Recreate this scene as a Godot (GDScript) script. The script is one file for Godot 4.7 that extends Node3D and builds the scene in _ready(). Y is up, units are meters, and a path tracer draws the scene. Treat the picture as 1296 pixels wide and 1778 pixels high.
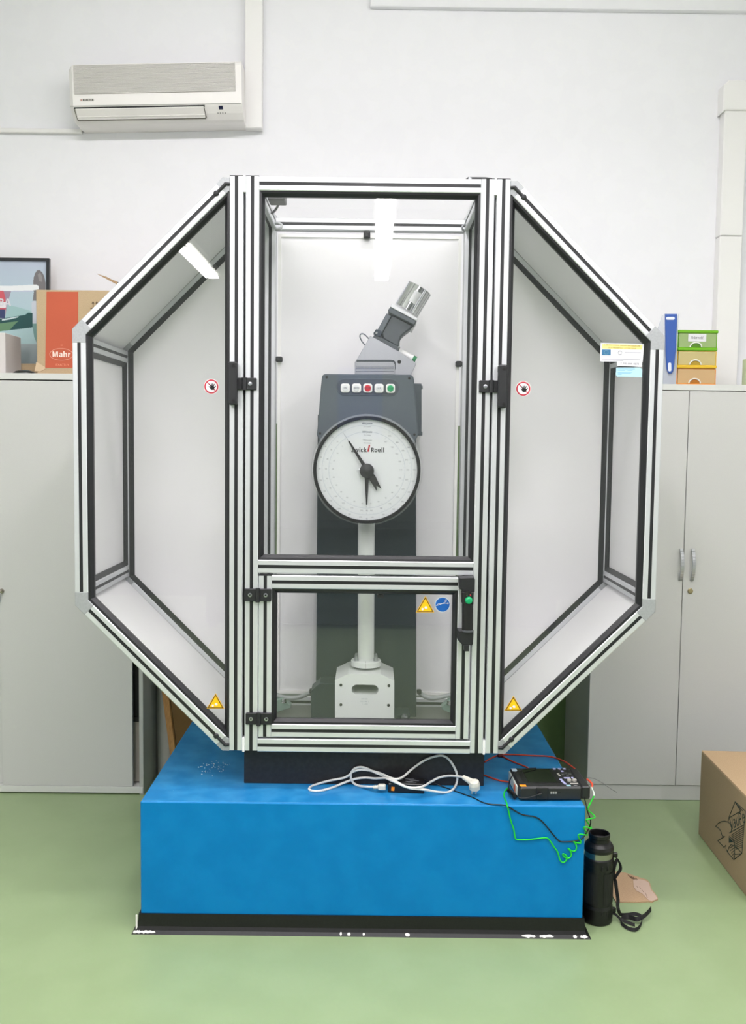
extends Node3D
# Charpy impact tester inside an octagonal safety enclosure, standing on a painted concrete plinth in a laboratory.
# Metres, y up, the photograph's camera at (0, 1.65, 0) looking along -z; depth d means z = -d.

const FPX := 1657.33
const PITCH := 0.0727
const YAW := -0.0021
const ROLL := 0.0121
const EYE := 1.65
const CX := -0.0155      # centre of the enclosure
const F := 3.216         # depth of the enclosure's front faces
const R := 3.767         # depth of the front faces of its rear frame
const WALL := 4.88
const W45 := 0.045

var cam_m := Basis()
var M := {}
var used := {}


class MB:
	var st := SurfaceTool.new()

	func _init() -> void:
		st.begin(Mesh.PRIMITIVE_TRIANGLES)

	func tri(a: Vector3, b: Vector3, c: Vector3) -> void:
		var n := (b - a).cross(c - a)
		if n.length() < 1e-13:
			return
		n = n.normalized()
		for p in [a, c, b]:
			st.set_normal(n)
			st.set_uv(Vector2.ZERO)
			st.add_vertex(p)

	func quad(a: Vector3, b: Vector3, c: Vector3, d: Vector3) -> void:
		tri(a, b, c)
		tri(a, c, d)

	func uvquad(a: Vector3, b: Vector3, c: Vector3, d: Vector3) -> void:   # a top-left, then counterclockwise: bottom-left, bottom-right, top-right
		var n := (b - a).cross(c - a).normalized()
		var p := [a, b, c, d]
		var t := [Vector2(0, 0), Vector2(0, 1), Vector2(1, 1), Vector2(1, 0)]
		for i in [0, 2, 1, 0, 3, 2]:
			st.set_normal(n)
			st.set_uv(t[i])
			st.add_vertex(p[i])

	func out(pts: Array, centre: Vector3) -> void:
		var m := Vector3.ZERO
		for p in pts:
			m += p
		m /= pts.size()
		var n: Vector3 = (pts[1] - pts[0]).cross(pts[2] - pts[0])
		var q := pts.duplicate()
		if n.dot(m - centre) < 0.0:
			q.reverse()
		for i in range(1, q.size() - 1):
			tri(q[0], q[i], q[i + 1])

	func box(c: Vector3, size: Vector3, bev := 0.0, basis := Basis()) -> void:
		var h := size / 2.0
		var b := minf(bev, minf(h.x, minf(h.y, h.z)) * 0.9)
		var v := func(sx: float, sy: float, sz: float, ax: int) -> Vector3:
			var p := Vector3(sx * (h.x - (0.0 if ax == 0 else b)), sy * (h.y - (0.0 if ax == 1 else b)), sz * (h.z - (0.0 if ax == 2 else b)))
			return c + basis * p
		for s in [-1.0, 1.0]:
			out([v.call(s, -1, -1, 0), v.call(s, 1, -1, 0), v.call(s, 1, 1, 0), v.call(s, -1, 1, 0)], c)
			out([v.call(-1, s, -1, 1), v.call(1, s, -1, 1), v.call(1, s, 1, 1), v.call(-1, s, 1, 1)], c)
			out([v.call(-1, -1, s, 2), v.call(1, -1, s, 2), v.call(1, 1, s, 2), v.call(-1, 1, s, 2)], c)
		if b > 0.0:
			for s in [-1.0, 1.0]:
				for t in [-1.0, 1.0]:
					out([v.call(s, t, -1, 0), v.call(s, t, 1, 0), v.call(s, t, 1, 1), v.call(s, t, -1, 1)], c)
					out([v.call(s, -1, t, 0), v.call(s, 1, t, 0), v.call(s, 1, t, 2), v.call(s, -1, t, 2)], c)
					out([v.call(-1, s, t, 1), v.call(1, s, t, 1), v.call(1, s, t, 2), v.call(-1, s, t, 2)], c)
					for u in [-1.0, 1.0]:
						out([v.call(s, t, u, 0), v.call(s, t, u, 1), v.call(s, t, u, 2)], c)

	static func ccw(poly: PackedVector2Array) -> PackedVector2Array:
		var a := 0.0
		for i in poly.size():
			a += poly[i].cross(poly[(i + 1) % poly.size()])
		var p := poly.duplicate()
		if a < 0.0:
			p.reverse()
		return p

	static func inset(poly: PackedVector2Array, b: float) -> PackedVector2Array:   # of a counterclockwise polygon
		var r := PackedVector2Array()
		var n := poly.size()
		for i in n:
			var e0 := (poly[i] - poly[(i + n - 1) % n]).normalized()
			var e1 := (poly[(i + 1) % n] - poly[i]).normalized()
			var n0 := Vector2(-e0.y, e0.x)
			var n1 := Vector2(-e1.y, e1.x)
			var m := n0 + n1
			r.append(poly[i] + m * (b / maxf(0.2, 1.0 + n0.dot(n1))))
		return r

	func cap(poly: PackedVector2Array, z: float, front: bool, xf: Transform3D) -> void:
		var idx := Geometry2D.triangulate_polygon(poly)
		for k in range(0, idx.size(), 3):
			var a := poly[idx[k]]
			var b := poly[idx[k + 1]]
			var c := poly[idx[k + 2]]
			var pos := (b - a).cross(c - a) > 0.0
			var A := xf * Vector3(a.x, a.y, z)
			var B := xf * Vector3(b.x, b.y, z)
			var C := xf * Vector3(c.x, c.y, z)
			if pos == front:
				tri(A, B, C)
			else:
				tri(A, C, B)

	func prism(points: PackedVector2Array, z0: float, z1: float, bev := 0.0, xf := Transform3D(), open_sides := []) -> void:   # z0 the front (towards +z)
		var poly := ccw(points)
		var zf := z0 - bev
		var top := inset(poly, bev) if bev > 0.0 else poly
		cap(top, z0, true, xf)
		cap(poly, z1, false, xf)
		var n := poly.size()
		for i in n:
			var j := (i + 1) % n
			if bev > 0.0:
				quad(xf * Vector3(top[i].x, top[i].y, z0), xf * Vector3(poly[i].x, poly[i].y, zf), xf * Vector3(poly[j].x, poly[j].y, zf), xf * Vector3(top[j].x, top[j].y, z0))
			quad(xf * Vector3(poly[i].x, poly[i].y, zf), xf * Vector3(poly[i].x, poly[i].y, z1), xf * Vector3(poly[j].x, poly[j].y, z1), xf * Vector3(poly[j].x, poly[j].y, zf))

	func ring(outer: PackedVector2Array, inner: PackedVector2Array, zo: float, zi: float, zb: float, xf := Transform3D()) -> void:   # frame between two polygons of equal size; front zo at the outer, zi at the inner edge
		var n := outer.size()
		for i in n:
			var j := (i + 1) % n
			var a := xf * Vector3(outer[i].x, outer[i].y, zo)
			var b := xf * Vector3(outer[j].x, outer[j].y, zo)
			var c := xf * Vector3(inner[j].x, inner[j].y, zi)
			var d := xf * Vector3(inner[i].x, inner[i].y, zi)
			var a2 := xf * Vector3(outer[i].x, outer[i].y, zb)
			var b2 := xf * Vector3(outer[j].x, outer[j].y, zb)
			var c2 := xf * Vector3(inner[j].x, inner[j].y, zb)
			var d2 := xf * Vector3(inner[i].x, inner[i].y, zb)
			quad(a, b, c, d)
			quad(a2, d2, c2, b2)
			quad(d, c, c2, d2)
			quad(a, a2, b2, b)

	func tube(pts: Array, r: float, sides := 8, r_end := -1.0) -> void:
		var n := pts.size()
		if r_end < 0.0:
			r_end = r
		var u := Vector3.ZERO
		var prev := []
		var prevn := []
		for i in n:
			var t: Vector3 = ((pts[mini(i + 1, n - 1)] - pts[maxi(i - 1, 0)]) as Vector3).normalized()
			if i == 0:
				u = t.cross(Vector3.UP if absf(t.y) < 0.9 else Vector3.RIGHT).normalized()
			else:
				u = (u - t * u.dot(t)).normalized()
			var w := t.cross(u)
			var cur := []
			var curn := []
			var rr := lerpf(r, r_end, float(i) / (n - 1))
			for k in sides:
				var a := TAU * k / sides
				var d := u * cos(a) + w * sin(a)
				cur.append(pts[i] + d * rr)
				curn.append(d)
			if i > 0:
				for k in sides:
					var l := (k + 1) % sides
					for q in [[prev[k], prevn[k]], [cur[l], curn[l]], [prev[l], prevn[l]], [prev[k], prevn[k]], [cur[k], curn[k]], [cur[l], curn[l]]]:
						st.set_normal(q[1])
						st.set_uv(Vector2.ZERO)
						st.add_vertex(q[0])
			if i == 0 or i == n - 1:
				for k in range(1, sides - 1):
					if i == 0:
						tri(cur[0], cur[k + 1], cur[k])
					else:
						tri(cur[0], cur[k], cur[k + 1])
			prev = cur
			prevn = curn

	func lathe(profile: Array, xf: Transform3D, sides := 32) -> void:   # profile of Vector2(radius, height) from the bottom up; axis y
		for i in profile.size() - 1:
			var p: Vector2 = profile[i]
			var q: Vector2 = profile[i + 1]
			if p.distance_to(q) < 1e-7:
				continue
			var e := (q - p).normalized()
			for k in sides:
				var a0 := TAU * k / sides
				var a1 := TAU * (k + 1) / sides
				var d0 := Vector3(cos(a0), 0, sin(a0))
				var d1 := Vector3(cos(a1), 0, sin(a1))
				var n0 := (xf.basis * (d0 * e.y - Vector3.UP * e.x)).normalized()
				var n1 := (xf.basis * (d1 * e.y - Vector3.UP * e.x)).normalized()
				var A := xf * (d0 * p.x + Vector3.UP * p.y)
				var B := xf * (d1 * p.x + Vector3.UP * p.y)
				var C := xf * (d1 * q.x + Vector3.UP * q.y)
				var D := xf * (d0 * q.x + Vector3.UP * q.y)
				var l := []
				if p.x > 1e-7:
					l += [[A, n0], [B, n1], [C, n1]]
				if q.x > 1e-7:
					l += [[A, n0], [C, n1], [D, n0]]
				for v in l:
					st.set_normal(v[1])
					st.set_uv(Vector2.ZERO)
					st.add_vertex(v[0])


# ---------- helpers ----------
func ray(px: float, py: float) -> Vector3:
	var u := (px - 648.0) / FPX
	var w := (py - 889.0) / FPX
	var c := cos(ROLL)
	var s := sin(ROLL)
	return cam_m * Vector3(c * u + s * w, -(-s * u + c * w), -1.0)


func at(px: float, py: float, d: float) -> Vector3:     # the point at depth d that the photograph shows at this pixel
	var r := ray(px, py)
	return Vector3(0, EYE, 0) + r * (d / -r.z)


func on(px: float, py: float, y: float) -> Vector3:     # the point at height y
	var r := ray(px, py)
	return Vector3(0, EYE, 0) + r * ((y - EYE) / r.y)


func flat(pts: Array, d: float) -> PackedVector2Array:  # an outline at depth d, from pixel pairs
	var r := PackedVector2Array()
	for i in range(0, pts.size(), 2):
		var p := at(pts[i], pts[i + 1], d)
		r.append(Vector2(p.x, p.y))
	return r


func numbered(called: String) -> String:
	used[called] = used.get(called, -1) + 1
	return called if used[called] == 0 else "%s_%03d" % [called, used[called]]


func thing(called: String, label: String, category: String, base: Vector3, group := "") -> Node3D:
	var o := Node3D.new()
	o.name = numbered(called)
	add_child(o)
	o.position = base
	return tag(o, label, category, group)


func tag(o: Node3D, label: String, category: String, group := "") -> Node3D:
	o.set_meta("label", label)
	o.set_meta("category", category)
	if group:
		o.set_meta("group", group)
	return o


func obj(called: String, mb: MB, mat: Material, parent: Node3D = null, label := "", kind := "") -> MeshInstance3D:
	var o := MeshInstance3D.new()
	o.mesh = mb.st.commit()
	o.mesh.surface_set_material(0, mat)
	if parent == null:
		o.name = numbered(called)
		add_child(o)
	else:
		o.name = called
		parent.add_child(o, true)
		if parent.get_parent() == self and not parent is MeshInstance3D:
			o.position = -parent.position
	if label:
		o.set_meta("label", label)
	if kind:
		o.set_meta("kind", kind)
	return o


func mat(albedo: Color, rough := 0.6, metal := 0.0, spec := 0.5) -> StandardMaterial3D:
	var m := StandardMaterial3D.new()
	m.albedo_color = albedo
	m.roughness = rough
	m.metallic = metal
	m.metallic_specular = spec
	return m


func noisy(a: Color, b: Color, freq: float, scale: float, rough := 0.6, octaves := 4, bump := 0.0, stretch := Vector3.ONE) -> StandardMaterial3D:
	var m := mat(Color.WHITE, rough)
	var n := FastNoiseLite.new()
	n.seed = 7
	n.frequency = freq
	n.fractal_octaves = octaves
	var t := NoiseTexture2D.new()
	t.width = 512
	t.height = 512
	t.seamless = true
	t.noise = n
	var g := Gradient.new()
	g.set_color(0, a)
	g.set_color(1, b)
	g.set_offset(0, 0.25)
	g.set_offset(1, 0.75)
	t.color_ramp = g
	m.albedo_texture = t
	m.uv1_triplanar = true
	m.uv1_world_triplanar = true
	m.uv1_scale = stretch * scale
	if bump > 0.0:
		var k := NoiseTexture2D.new()
		k.width = 512
		k.height = 512
		k.seamless = true
		k.noise = n
		k.as_normal_map = true
		k.bump_strength = bump
		m.normal_enabled = true
		m.normal_texture = k
	return m


func text(mb: MB, s: String, height: float, pos: Vector3, bold := false, basis := Basis(), font := "Droid Sans", left := false, depth := 0.0004) -> void:
	var f := SystemFont.new()
	f.font_names = PackedStringArray([font])
	f.font_weight = 700 if bold else 400
	var t := TextMesh.new()
	t.text = s
	t.font = f
	t.font_size = 48
	t.pixel_size = height / 48.0
	t.depth = depth
	t.curve_step = 2.0
	t.horizontal_alignment = HORIZONTAL_ALIGNMENT_LEFT if left else HORIZONTAL_ALIGNMENT_CENTER
	mb.st.append_from(t, 0, Transform3D(basis, pos))


func smooth(pts: Array, per := 6) -> Array:
	var r := []
	var n := pts.size()
	for i in n - 1:
		var a: Vector3 = pts[maxi(i - 1, 0)]
		var b: Vector3 = pts[i]
		var c: Vector3 = pts[i + 1]
		var d: Vector3 = pts[mini(i + 2, n - 1)]
		for k in per:
			r.append(b.cubic_interpolate(c, a, d, float(k) / per))
	r.append(pts[n - 1])
	return r


func circle(c: Vector2, r: float, n := 32, ry := -1.0) -> PackedVector2Array:
	var p := PackedVector2Array()
	for i in n:
		var a := TAU * i / n
		p.append(c + Vector2(cos(a) * r, sin(a) * (ry if ry > 0.0 else r)))
	return p


func stadium(a: Vector2, b: Vector2, r: float, n := 10) -> PackedVector2Array:
	var p := PackedVector2Array()
	var e := (b - a).normalized()
	var w := Vector2(-e.y, e.x)
	for i in n + 1:
		var t := -PI / 2 + PI * i / n
		p.append(b + (e * cos(t) + w * sin(t)) * r)
	for i in n + 1:
		var t := PI / 2 + PI * i / n
		p.append(a + (e * cos(t) + w * sin(t)) * r)
	return p


func rounded(x0: float, y0: float, x1: float, y1: float, r: float, n := 5) -> PackedVector2Array:
	var p := PackedVector2Array()
	for c in [[x1 - r, y1 - r, 0.0], [x0 + r, y1 - r, 0.5], [x0 + r, y0 + r, 1.0], [x1 - r, y0 + r, 1.5]]:
		for i in n + 1:
			var a: float = PI * (c[2] + 0.5 * i / n)
			p.append(Vector2(c[0] + cos(a) * r, c[1] + sin(a) * r))
	return p


func rect(x0: float, y0: float, x1: float, y1: float) -> PackedVector2Array:
	return PackedVector2Array([Vector2(x0, y0), Vector2(x1, y0), Vector2(x1, y1), Vector2(x0, y1)])


func facing() -> Basis:   # turns a lathe's axis from up to towards the camera's side (+z)
	return Basis(Vector3.RIGHT, Vector3.BACK, Vector3.DOWN)


func simple(called: String, c: Vector3, size: Vector3, bev: float, m: Material, parent: Node3D = null, label := "", kind := "", basis := Basis()) -> MeshInstance3D:
	var b := MB.new()
	b.box(c, size, bev, basis)
	return obj(called, b, m, parent, label, kind)


func _ready() -> void:
	# ----- camera, environment, lights -----
	var cy := cos(YAW)
	var sy := sin(YAW)
	var c := cos(PITCH)
	var s := sin(PITCH)
	cam_m = Basis(Vector3(cy, 0, -sy), Vector3(-s * sy, c, -s * cy), Vector3(c * sy, s, c * cy))
	var cam := Camera3D.new()
	cam.name = "camera"
	add_child(cam)
	cam.fov = rad_to_deg(2.0 * atan(889.0 / FPX))
	cam.near = 0.05
	cam.transform = Transform3D(Basis(cam_m * Vector3(cos(ROLL), sin(ROLL), 0), cam_m * Vector3(-sin(ROLL), cos(ROLL), 0), cam_m * Vector3.BACK), Vector3(0, EYE, 0))
	cam.current = true
	var we := WorldEnvironment.new()
	we.name = "surroundings"
	var e := Environment.new()
	e.background_mode = Environment.BG_COLOR
	e.background_color = Color(0.75, 0.8, 0.85)
	e.tonemap_mode = Environment.TONE_MAPPER_LINEAR
	e.tonemap_exposure = 1.2
	e.sdfgi_enabled = true
	e.ssao_enabled = true
	e.ssil_enabled = true
	we.environment = e
	add_child(we)
	materials()
	lamps(2.3)
	room()
	bench()
	plinth()
	enclosure()
	tester()
	cabinets()
	wall_fittings()
	cabinet_top_left()
	cabinet_top_right()
	plinth_top()
	floor_things()


func materials() -> void:
	M.wall = noisy(Color(0.938, 0.938, 0.953), Color(0.944, 0.944, 0.959), 0.02, 0.6, 0.85)
	M.dado = noisy(Color(0.40, 0.50, 0.31), Color(0.42, 0.52, 0.33), 0.02, 0.7, 0.5)
	M.floor = noisy(Color(0.565, 0.645, 0.475), Color(0.582, 0.662, 0.492), 0.012, 0.55, 0.38, 5)
	M.ceiling = mat(Color(0.93, 0.93, 0.93), 0.9)
	M.alu = mat(Color(0.86, 0.87, 0.88), 0.38, 0.55)
	M.bracket = noisy(Color(0.64, 0.65, 0.66), Color(0.67, 0.68, 0.69), 0.05, 4.0, 0.5)
	M.bracket.metallic = 0.4
	M.black = mat(Color(0.10, 0.105, 0.115), 0.5)
	M.rubber = mat(Color(0.085, 0.09, 0.10), 0.42)
	M.slot = mat(Color(0.10, 0.105, 0.115), 0.45)
	M.panel = mat(Color(0.965, 0.962, 0.965), 0.35)
	M.white = mat(Color(0.93, 0.93, 0.92), 0.4)
	M.glass = mat(Color(0.97, 1.0, 0.985, 0.01), 0.01)
	M.glass.transparency = BaseMaterial3D.TRANSPARENCY_ALPHA
	M.blue = noisy(Color(0.0, 0.455, 0.70), Color(0.02, 0.48, 0.725), 0.01, 1.3, 0.36, 5, 0.6)
	M.blue.metallic_specular = 0.3
	M.skirt = noisy(Color(0.025, 0.026, 0.028), Color(0.06, 0.06, 0.064), 0.05, 3.0, 0.45)
	M.chip = mat(Color(0.9, 0.89, 0.87), 0.9)
	M.base = noisy(Color(0.10, 0.10, 0.11), Color(0.135, 0.135, 0.145), 0.03, 3.0, 0.5)
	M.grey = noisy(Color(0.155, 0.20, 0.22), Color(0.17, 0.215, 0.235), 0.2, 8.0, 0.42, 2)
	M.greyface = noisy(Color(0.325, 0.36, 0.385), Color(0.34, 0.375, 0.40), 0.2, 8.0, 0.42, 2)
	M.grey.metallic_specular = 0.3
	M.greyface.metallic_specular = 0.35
	M.hammer = mat(Color(0.83, 0.85, 0.835), 0.4)
	M.steel = mat(Color(0.72, 0.73, 0.75), 0.3, 0.9)
	M.brushed = noisy(Color(0.66, 0.67, 0.69), Color(0.70, 0.71, 0.73), 0.02, 8.0, 0.4, 3, 0.0, Vector3(1, 12, 1))
	M.brushed.metallic = 0.85
	M.chrome = mat(Color(0.84, 0.85, 0.85), 0.14, 1.0)
	M.dark = mat(Color(0.03, 0.03, 0.033), 0.6)
	M.dial = mat(Color(0.80, 0.815, 0.82), 0.5)
	M.print = mat(Color(0.36, 0.38, 0.41), 0.7)
	M.ink = mat(Color(0.035, 0.035, 0.04), 0.7)
	M.red = mat(Color(0.78, 0.08, 0.11), 0.4)
	M.green = mat(Color(0.0, 0.62, 0.38), 0.4)
	M.yellow = mat(Color(1.0, 0.76, 0.0), 0.5)
	M.signblue = mat(Color(0.0, 0.36, 0.70), 0.5)
	M.signred = mat(Color(0.72, 0.13, 0.22), 0.5)
	M.cabinet = noisy(Color(0.79, 0.79, 0.78), Color(0.80, 0.80, 0.79), 0.15, 3.0, 0.5)
	M.cabtop = mat(Color(0.83, 0.835, 0.82), 0.5)
	M.beige = mat(Color(0.94, 0.928, 0.918), 0.45)
	M.duct = mat(Color(0.94, 0.935, 0.93), 0.55)
	M.kraft = noisy(Color(0.725, 0.635, 0.505), Color(0.745, 0.655, 0.525), 0.06, 5.0, 0.85)
	M.carton = noisy(Color(0.645, 0.555, 0.43), Color(0.665, 0.575, 0.45), 0.06, 5.0, 0.85)
	M.orange = mat(Color(0.76, 0.36, 0.25), 0.75)
	M.paper = mat(Color(0.87, 0.865, 0.885), 0.8)
	M.cordwhite = mat(Color(0.82, 0.82, 0.80), 0.45)
	M.tubeglow = mat(Color.WHITE, 0.5)
	M.tubeglow.emission_enabled = true
	M.tubeglow.emission = Color(1.0, 0.99, 0.96)
	M.tubeglow.emission_energy_multiplier = 17.0


# ---------- lamps that hang over the room (rows reflect in the panes, crosswise pair is added) ----------
func lamps(energy: float) -> void:
	var spots := [[0.075, 1.45], [0.075, -0.395], [0.075, -2.27], [-1.58, 1.45], [-1.58, -0.395], [-1.58, -2.27], [1.75, 1.45], [1.75, -0.395]]
	for v in [[-0.80, "left"], [0.95, "right"]]:      # two unseen crosswise lamps, added to brighten the plinth top and wall
		var t := thing("ceiling_lamp", "added unseen twin tube lamp, crosswise, brightening plinth top and wall, the %s one" % v[1], "lamp", Vector3(v[0], 3.93, -2.7), "twin tube lamps hanging in rows from the ceiling")
		fixture(t, Vector3(v[0], 3.93, -2.7), Basis(Vector3.RIGHT, 0.28) * Basis(Vector3.UP, PI / 2), energy * 0.75)
	for i in spots.size():
		var x: float = spots[i][0]
		var z: float = -spots[i][1]
		var t := thing("ceiling_lamp", "suspended twin tube lamp, the %s of the %s row" % [["one nearest the test machine", "one above the camera", "one behind the camera"][i % 3], ["middle", "left", "right"][i / 3]], "lamp", Vector3(x, 3.26, z), "twin tube lamps hanging in rows from the ceiling")
		fixture(t, Vector3(x, 3.26, z), Basis(), energy * [0.95, 1.05, 0.85][i % 3])


func fixture(t: Node3D, o: Vector3, turn: Basis, energy: float) -> void:
	simple("housing", o + Vector3(0, 0.035, 0), Vector3(0.17, 0.05, 1.56), 0.01, M.white, t, "", "", turn)
	for sx in [-0.045, 0.045]:
		var b := MB.new()
		b.tube([o + turn * Vector3(sx, -0.007, -0.75), o + turn * Vector3(sx, -0.007, 0.75)], 0.013, 12)
		obj("tube", b, M.tubeglow, t)
	for sz in [-0.6, 0.6]:
		var b := MB.new()
		var q := o + turn * Vector3(0, 0.058, sz)
		b.tube([q, Vector3(q.x, 4.06, q.z)], 0.005, 8)
		obj("rod", b, M.steel, t)
	var l := AreaLight3D.new()
	l.name = "lamp_light"
	l.area_size = Vector2(0.13, 1.5)
	l.light_energy = energy
	l.light_color = Color(0.99, 0.965, 1.0)
	l.shadow_enabled = true
	l.area_range = 12.0
	t.add_child(l)
	l.transform = Transform3D(turn * Basis(Vector3.RIGHT, -PI / 2), Vector3(0, -0.025, 0))


# ---------- the setting ----------
func room() -> void:
	var b := MB.new()
	b.box(Vector3(0, -0.05, -0.7), Vector3(7.2, 0.1, 8.6))
	obj("floor", b, M.floor, null, "green poured resin floor", "structure")
	b = MB.new()
	b.box(Vector3(0, 4.11, -0.7), Vector3(7.2, 0.1, 8.6))
	obj("ceiling", b, M.ceiling, null, "", "structure")
	b = MB.new()
	b.box(Vector3(0, 2.03, -WALL - 0.06), Vector3(7.2, 4.06, 0.12))
	var w := obj("wall_back", b, M.wall, null, "white wall with a green painted lower half", "structure")
	simple("dado", Vector3(0, 0.87, -WALL + 0.0015), Vector3(7.0, 1.74, 0.003), 0.0, M.dado, w)
	simple("wall_left", Vector3(-3.56, 2.03, -0.7), Vector3(0.12, 4.06, 8.6), 0.0, M.wall, null, "", "structure")
	simple("wall_right", Vector3(3.56, 2.03, -0.7), Vector3(0.12, 4.06, 8.6), 0.0, M.wall, null, "", "structure")
	simple("wall_front", Vector3(0, 2.03, 3.66), Vector3(7.2, 4.06, 0.12), 0.0, mat(Color(0.38, 0.40, 0.39), 0.8), null, "", "structure")
	# blue notice board on the wall behind the camera: it shows as a blue reflection in the panes
	var t := thing("notice_board", "blue notice board on the wall behind the camera", "board", Vector3(-0.13, 1.7, 3.59))
	simple("board", Vector3(-0.13, 2.06, 3.585), Vector3(0.47, 0.74, 0.02), 0.004, mat(Color(0.10, 0.24, 0.52), 0.5), t)


func bench() -> void:
	# unseen dark bench, added behind the camera to darken the panes' reflections
	var t := thing("added_bench", "added unseen dark bench behind the camera that darkens the pane reflections", "bench", Vector3(0.1, 0, 2.2))
	simple("worktop", Vector3(0.1, 0.885, 2.2), Vector3(3.2, 0.035, 0.75), 0.003, mat(Color(0.16, 0.17, 0.18), 0.5), t)
	simple("front_panel", Vector3(0.1, 0.45, 1.90), Vector3(3.1, 0.82, 0.03), 0.002, mat(Color(0.20, 0.22, 0.24), 0.6), t)
	for x in [-1.4, 1.6]:
		simple("side_frame", Vector3(x, 0.434, 2.2), Vector3(0.05, 0.868, 0.62), 0.003, mat(Color(0.25, 0.26, 0.27), 0.6), t)


func plinth() -> void:
	var t := thing("machine_plinth", "big blue painted concrete block carrying the glazed test machine", "plinth", Vector3(-0.015, 0, -3.7))
	var b := MB.new()
	b.box(Vector3(-0.015, 0.223, -3.7035), Vector3(1.488, 0.446, 1.193), 0.0035)
	obj("block", b, M.blue, t)
	simple("worn_lit_top", Vector3(-0.015, 0.4458, -3.7035), Vector3(1.480, 0.002, 1.185), 0.0008, noisy(Color(0.09, 0.475, 0.71), Color(0.19, 0.545, 0.765), 0.008, 1.7, 0.34, 5, 0.5), t, "scuffed top face, overhead light and sheen painted in as paler blue")  # besides scuffs, the paler blue paints in overhead light and sheen
	# black skirting with a foot that flares out onto the floor
	var prof := [Vector2(0.0, 0.062), Vector2(0.006, 0.062), Vector2(0.008, 0.02), Vector2(0.013, 0.008), Vector2(0.026, 0.0), Vector2(0.0, 0.0)]
	var runs := [[Vector3(-0.759, 0, -3.107), Vector3(0.729, 0, -3.107), Vector3(0, 0, 1), 1.0], [Vector3(0.729, 0, -3.107), Vector3(0.729, 0, -4.3), Vector3(1, 0, 0), 1.0], [Vector3(-0.759, 0, -4.3), Vector3(-0.759, 0, -3.107), Vector3(-1, 0, 0), -1.0]]
	for r in runs:
		b = MB.new()
		var a: Vector3 = r[0]
		var z: Vector3 = r[1]
		var o: Vector3 = r[2]
		var dir := (z - a).normalized()
		for i in prof.size() - 1:
			var p: Vector2 = prof[i]
			var q: Vector2 = prof[i + 1]
			var ea := 1.0 if r[3] > 0.0 and o.z > 0.5 or o.x < -0.5 else 1.0
			var A := a + o * p.x + Vector3.UP * p.y - dir * p.x * ea
			var B := a + o * q.x + Vector3.UP * q.y - dir * q.x * ea
			var C := z + o * q.x + Vector3.UP * q.y + dir * q.x
			var D := z + o * p.x + Vector3.UP * p.y + dir * p.x
			b.quad(A, B, C, D)
		obj("skirting", b, M.skirt, t)
	# places where the skirting's paint has come off
	b = MB.new()
	var rng := RandomNumberGenerator.new()
	rng.seed = 5
	for cspot in [[258, 1617.0, 28], [606, 1625, 6], [592, 1624.5, 4], [708, 1625.5, 9], [632, 1625, 4], [917, 1625.5, 27], [948, 1625.5, 26], [998, 1625.5, 7], [1013, 1625, 14], [242, 1615, 8]]:
		var g := on(cspot[0], cspot[1], 0.002)
		var w: float = cspot[2] * 0.0019
		var poly := PackedVector2Array()
		for i in 20:
			var a := TAU * i / 20
			poly.append(Vector2(cos(a) * w * 0.5 * rng.randf_range(0.8, 1.05), sin(a) * 0.0075 * rng.randf_range(0.35, 1.15)))
		b.prism(poly, 0.0008, -0.001, 0.0, Transform3D(Basis(Vector3.RIGHT, Vector3(0, 0.47, -0.88), Vector3(0, 0.88, 0.47)), Vector3(g.x, 0.0052, -3.107 + 0.0185)))
	obj("bare_patch", b, M.chip, t, "white patches where the black paint has flaked off", "stuff")
	b = MB.new()
	b.box(Vector3(-0.7712, 0.034, -3.0985), Vector3(0.006, 0.052, 0.004), 0.001)
	b.box(Vector3(-0.774, 0.005, -3.088), Vector3(0.012, 0.006, 0.012), 0.002)
	obj("bare_corner", b, M.chip, t)
	# crumbs on the left of the machine's base
	b = MB.new()
	for i in 46:
		var g := on(372 + rng.randfn(0, 15), 1334 + rng.randfn(0, 7), 0.447)
		var sz := rng.randf_range(0.0012, 0.0036)
		b.box(g, Vector3(sz * 1.4, sz * 0.6, sz), sz * 0.2, Basis(Vector3.UP, rng.randf() * TAU))
	for i in 24:
		var g := on(rng.randf_range(300, 460), rng.randf_range(1325, 1378), 0.4465)
		var sz := rng.randf_range(0.0008, 0.0018)
		b.box(g, Vector3(sz, sz * 0.6, sz), sz * 0.2, Basis(Vector3.UP, rng.randf() * TAU))
	tag(obj("plaster_crumbs", b, M.chip, null, "", "stuff"), "scattered white plaster crumbs on the blue plinth beside the black base", "crumbs")


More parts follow.
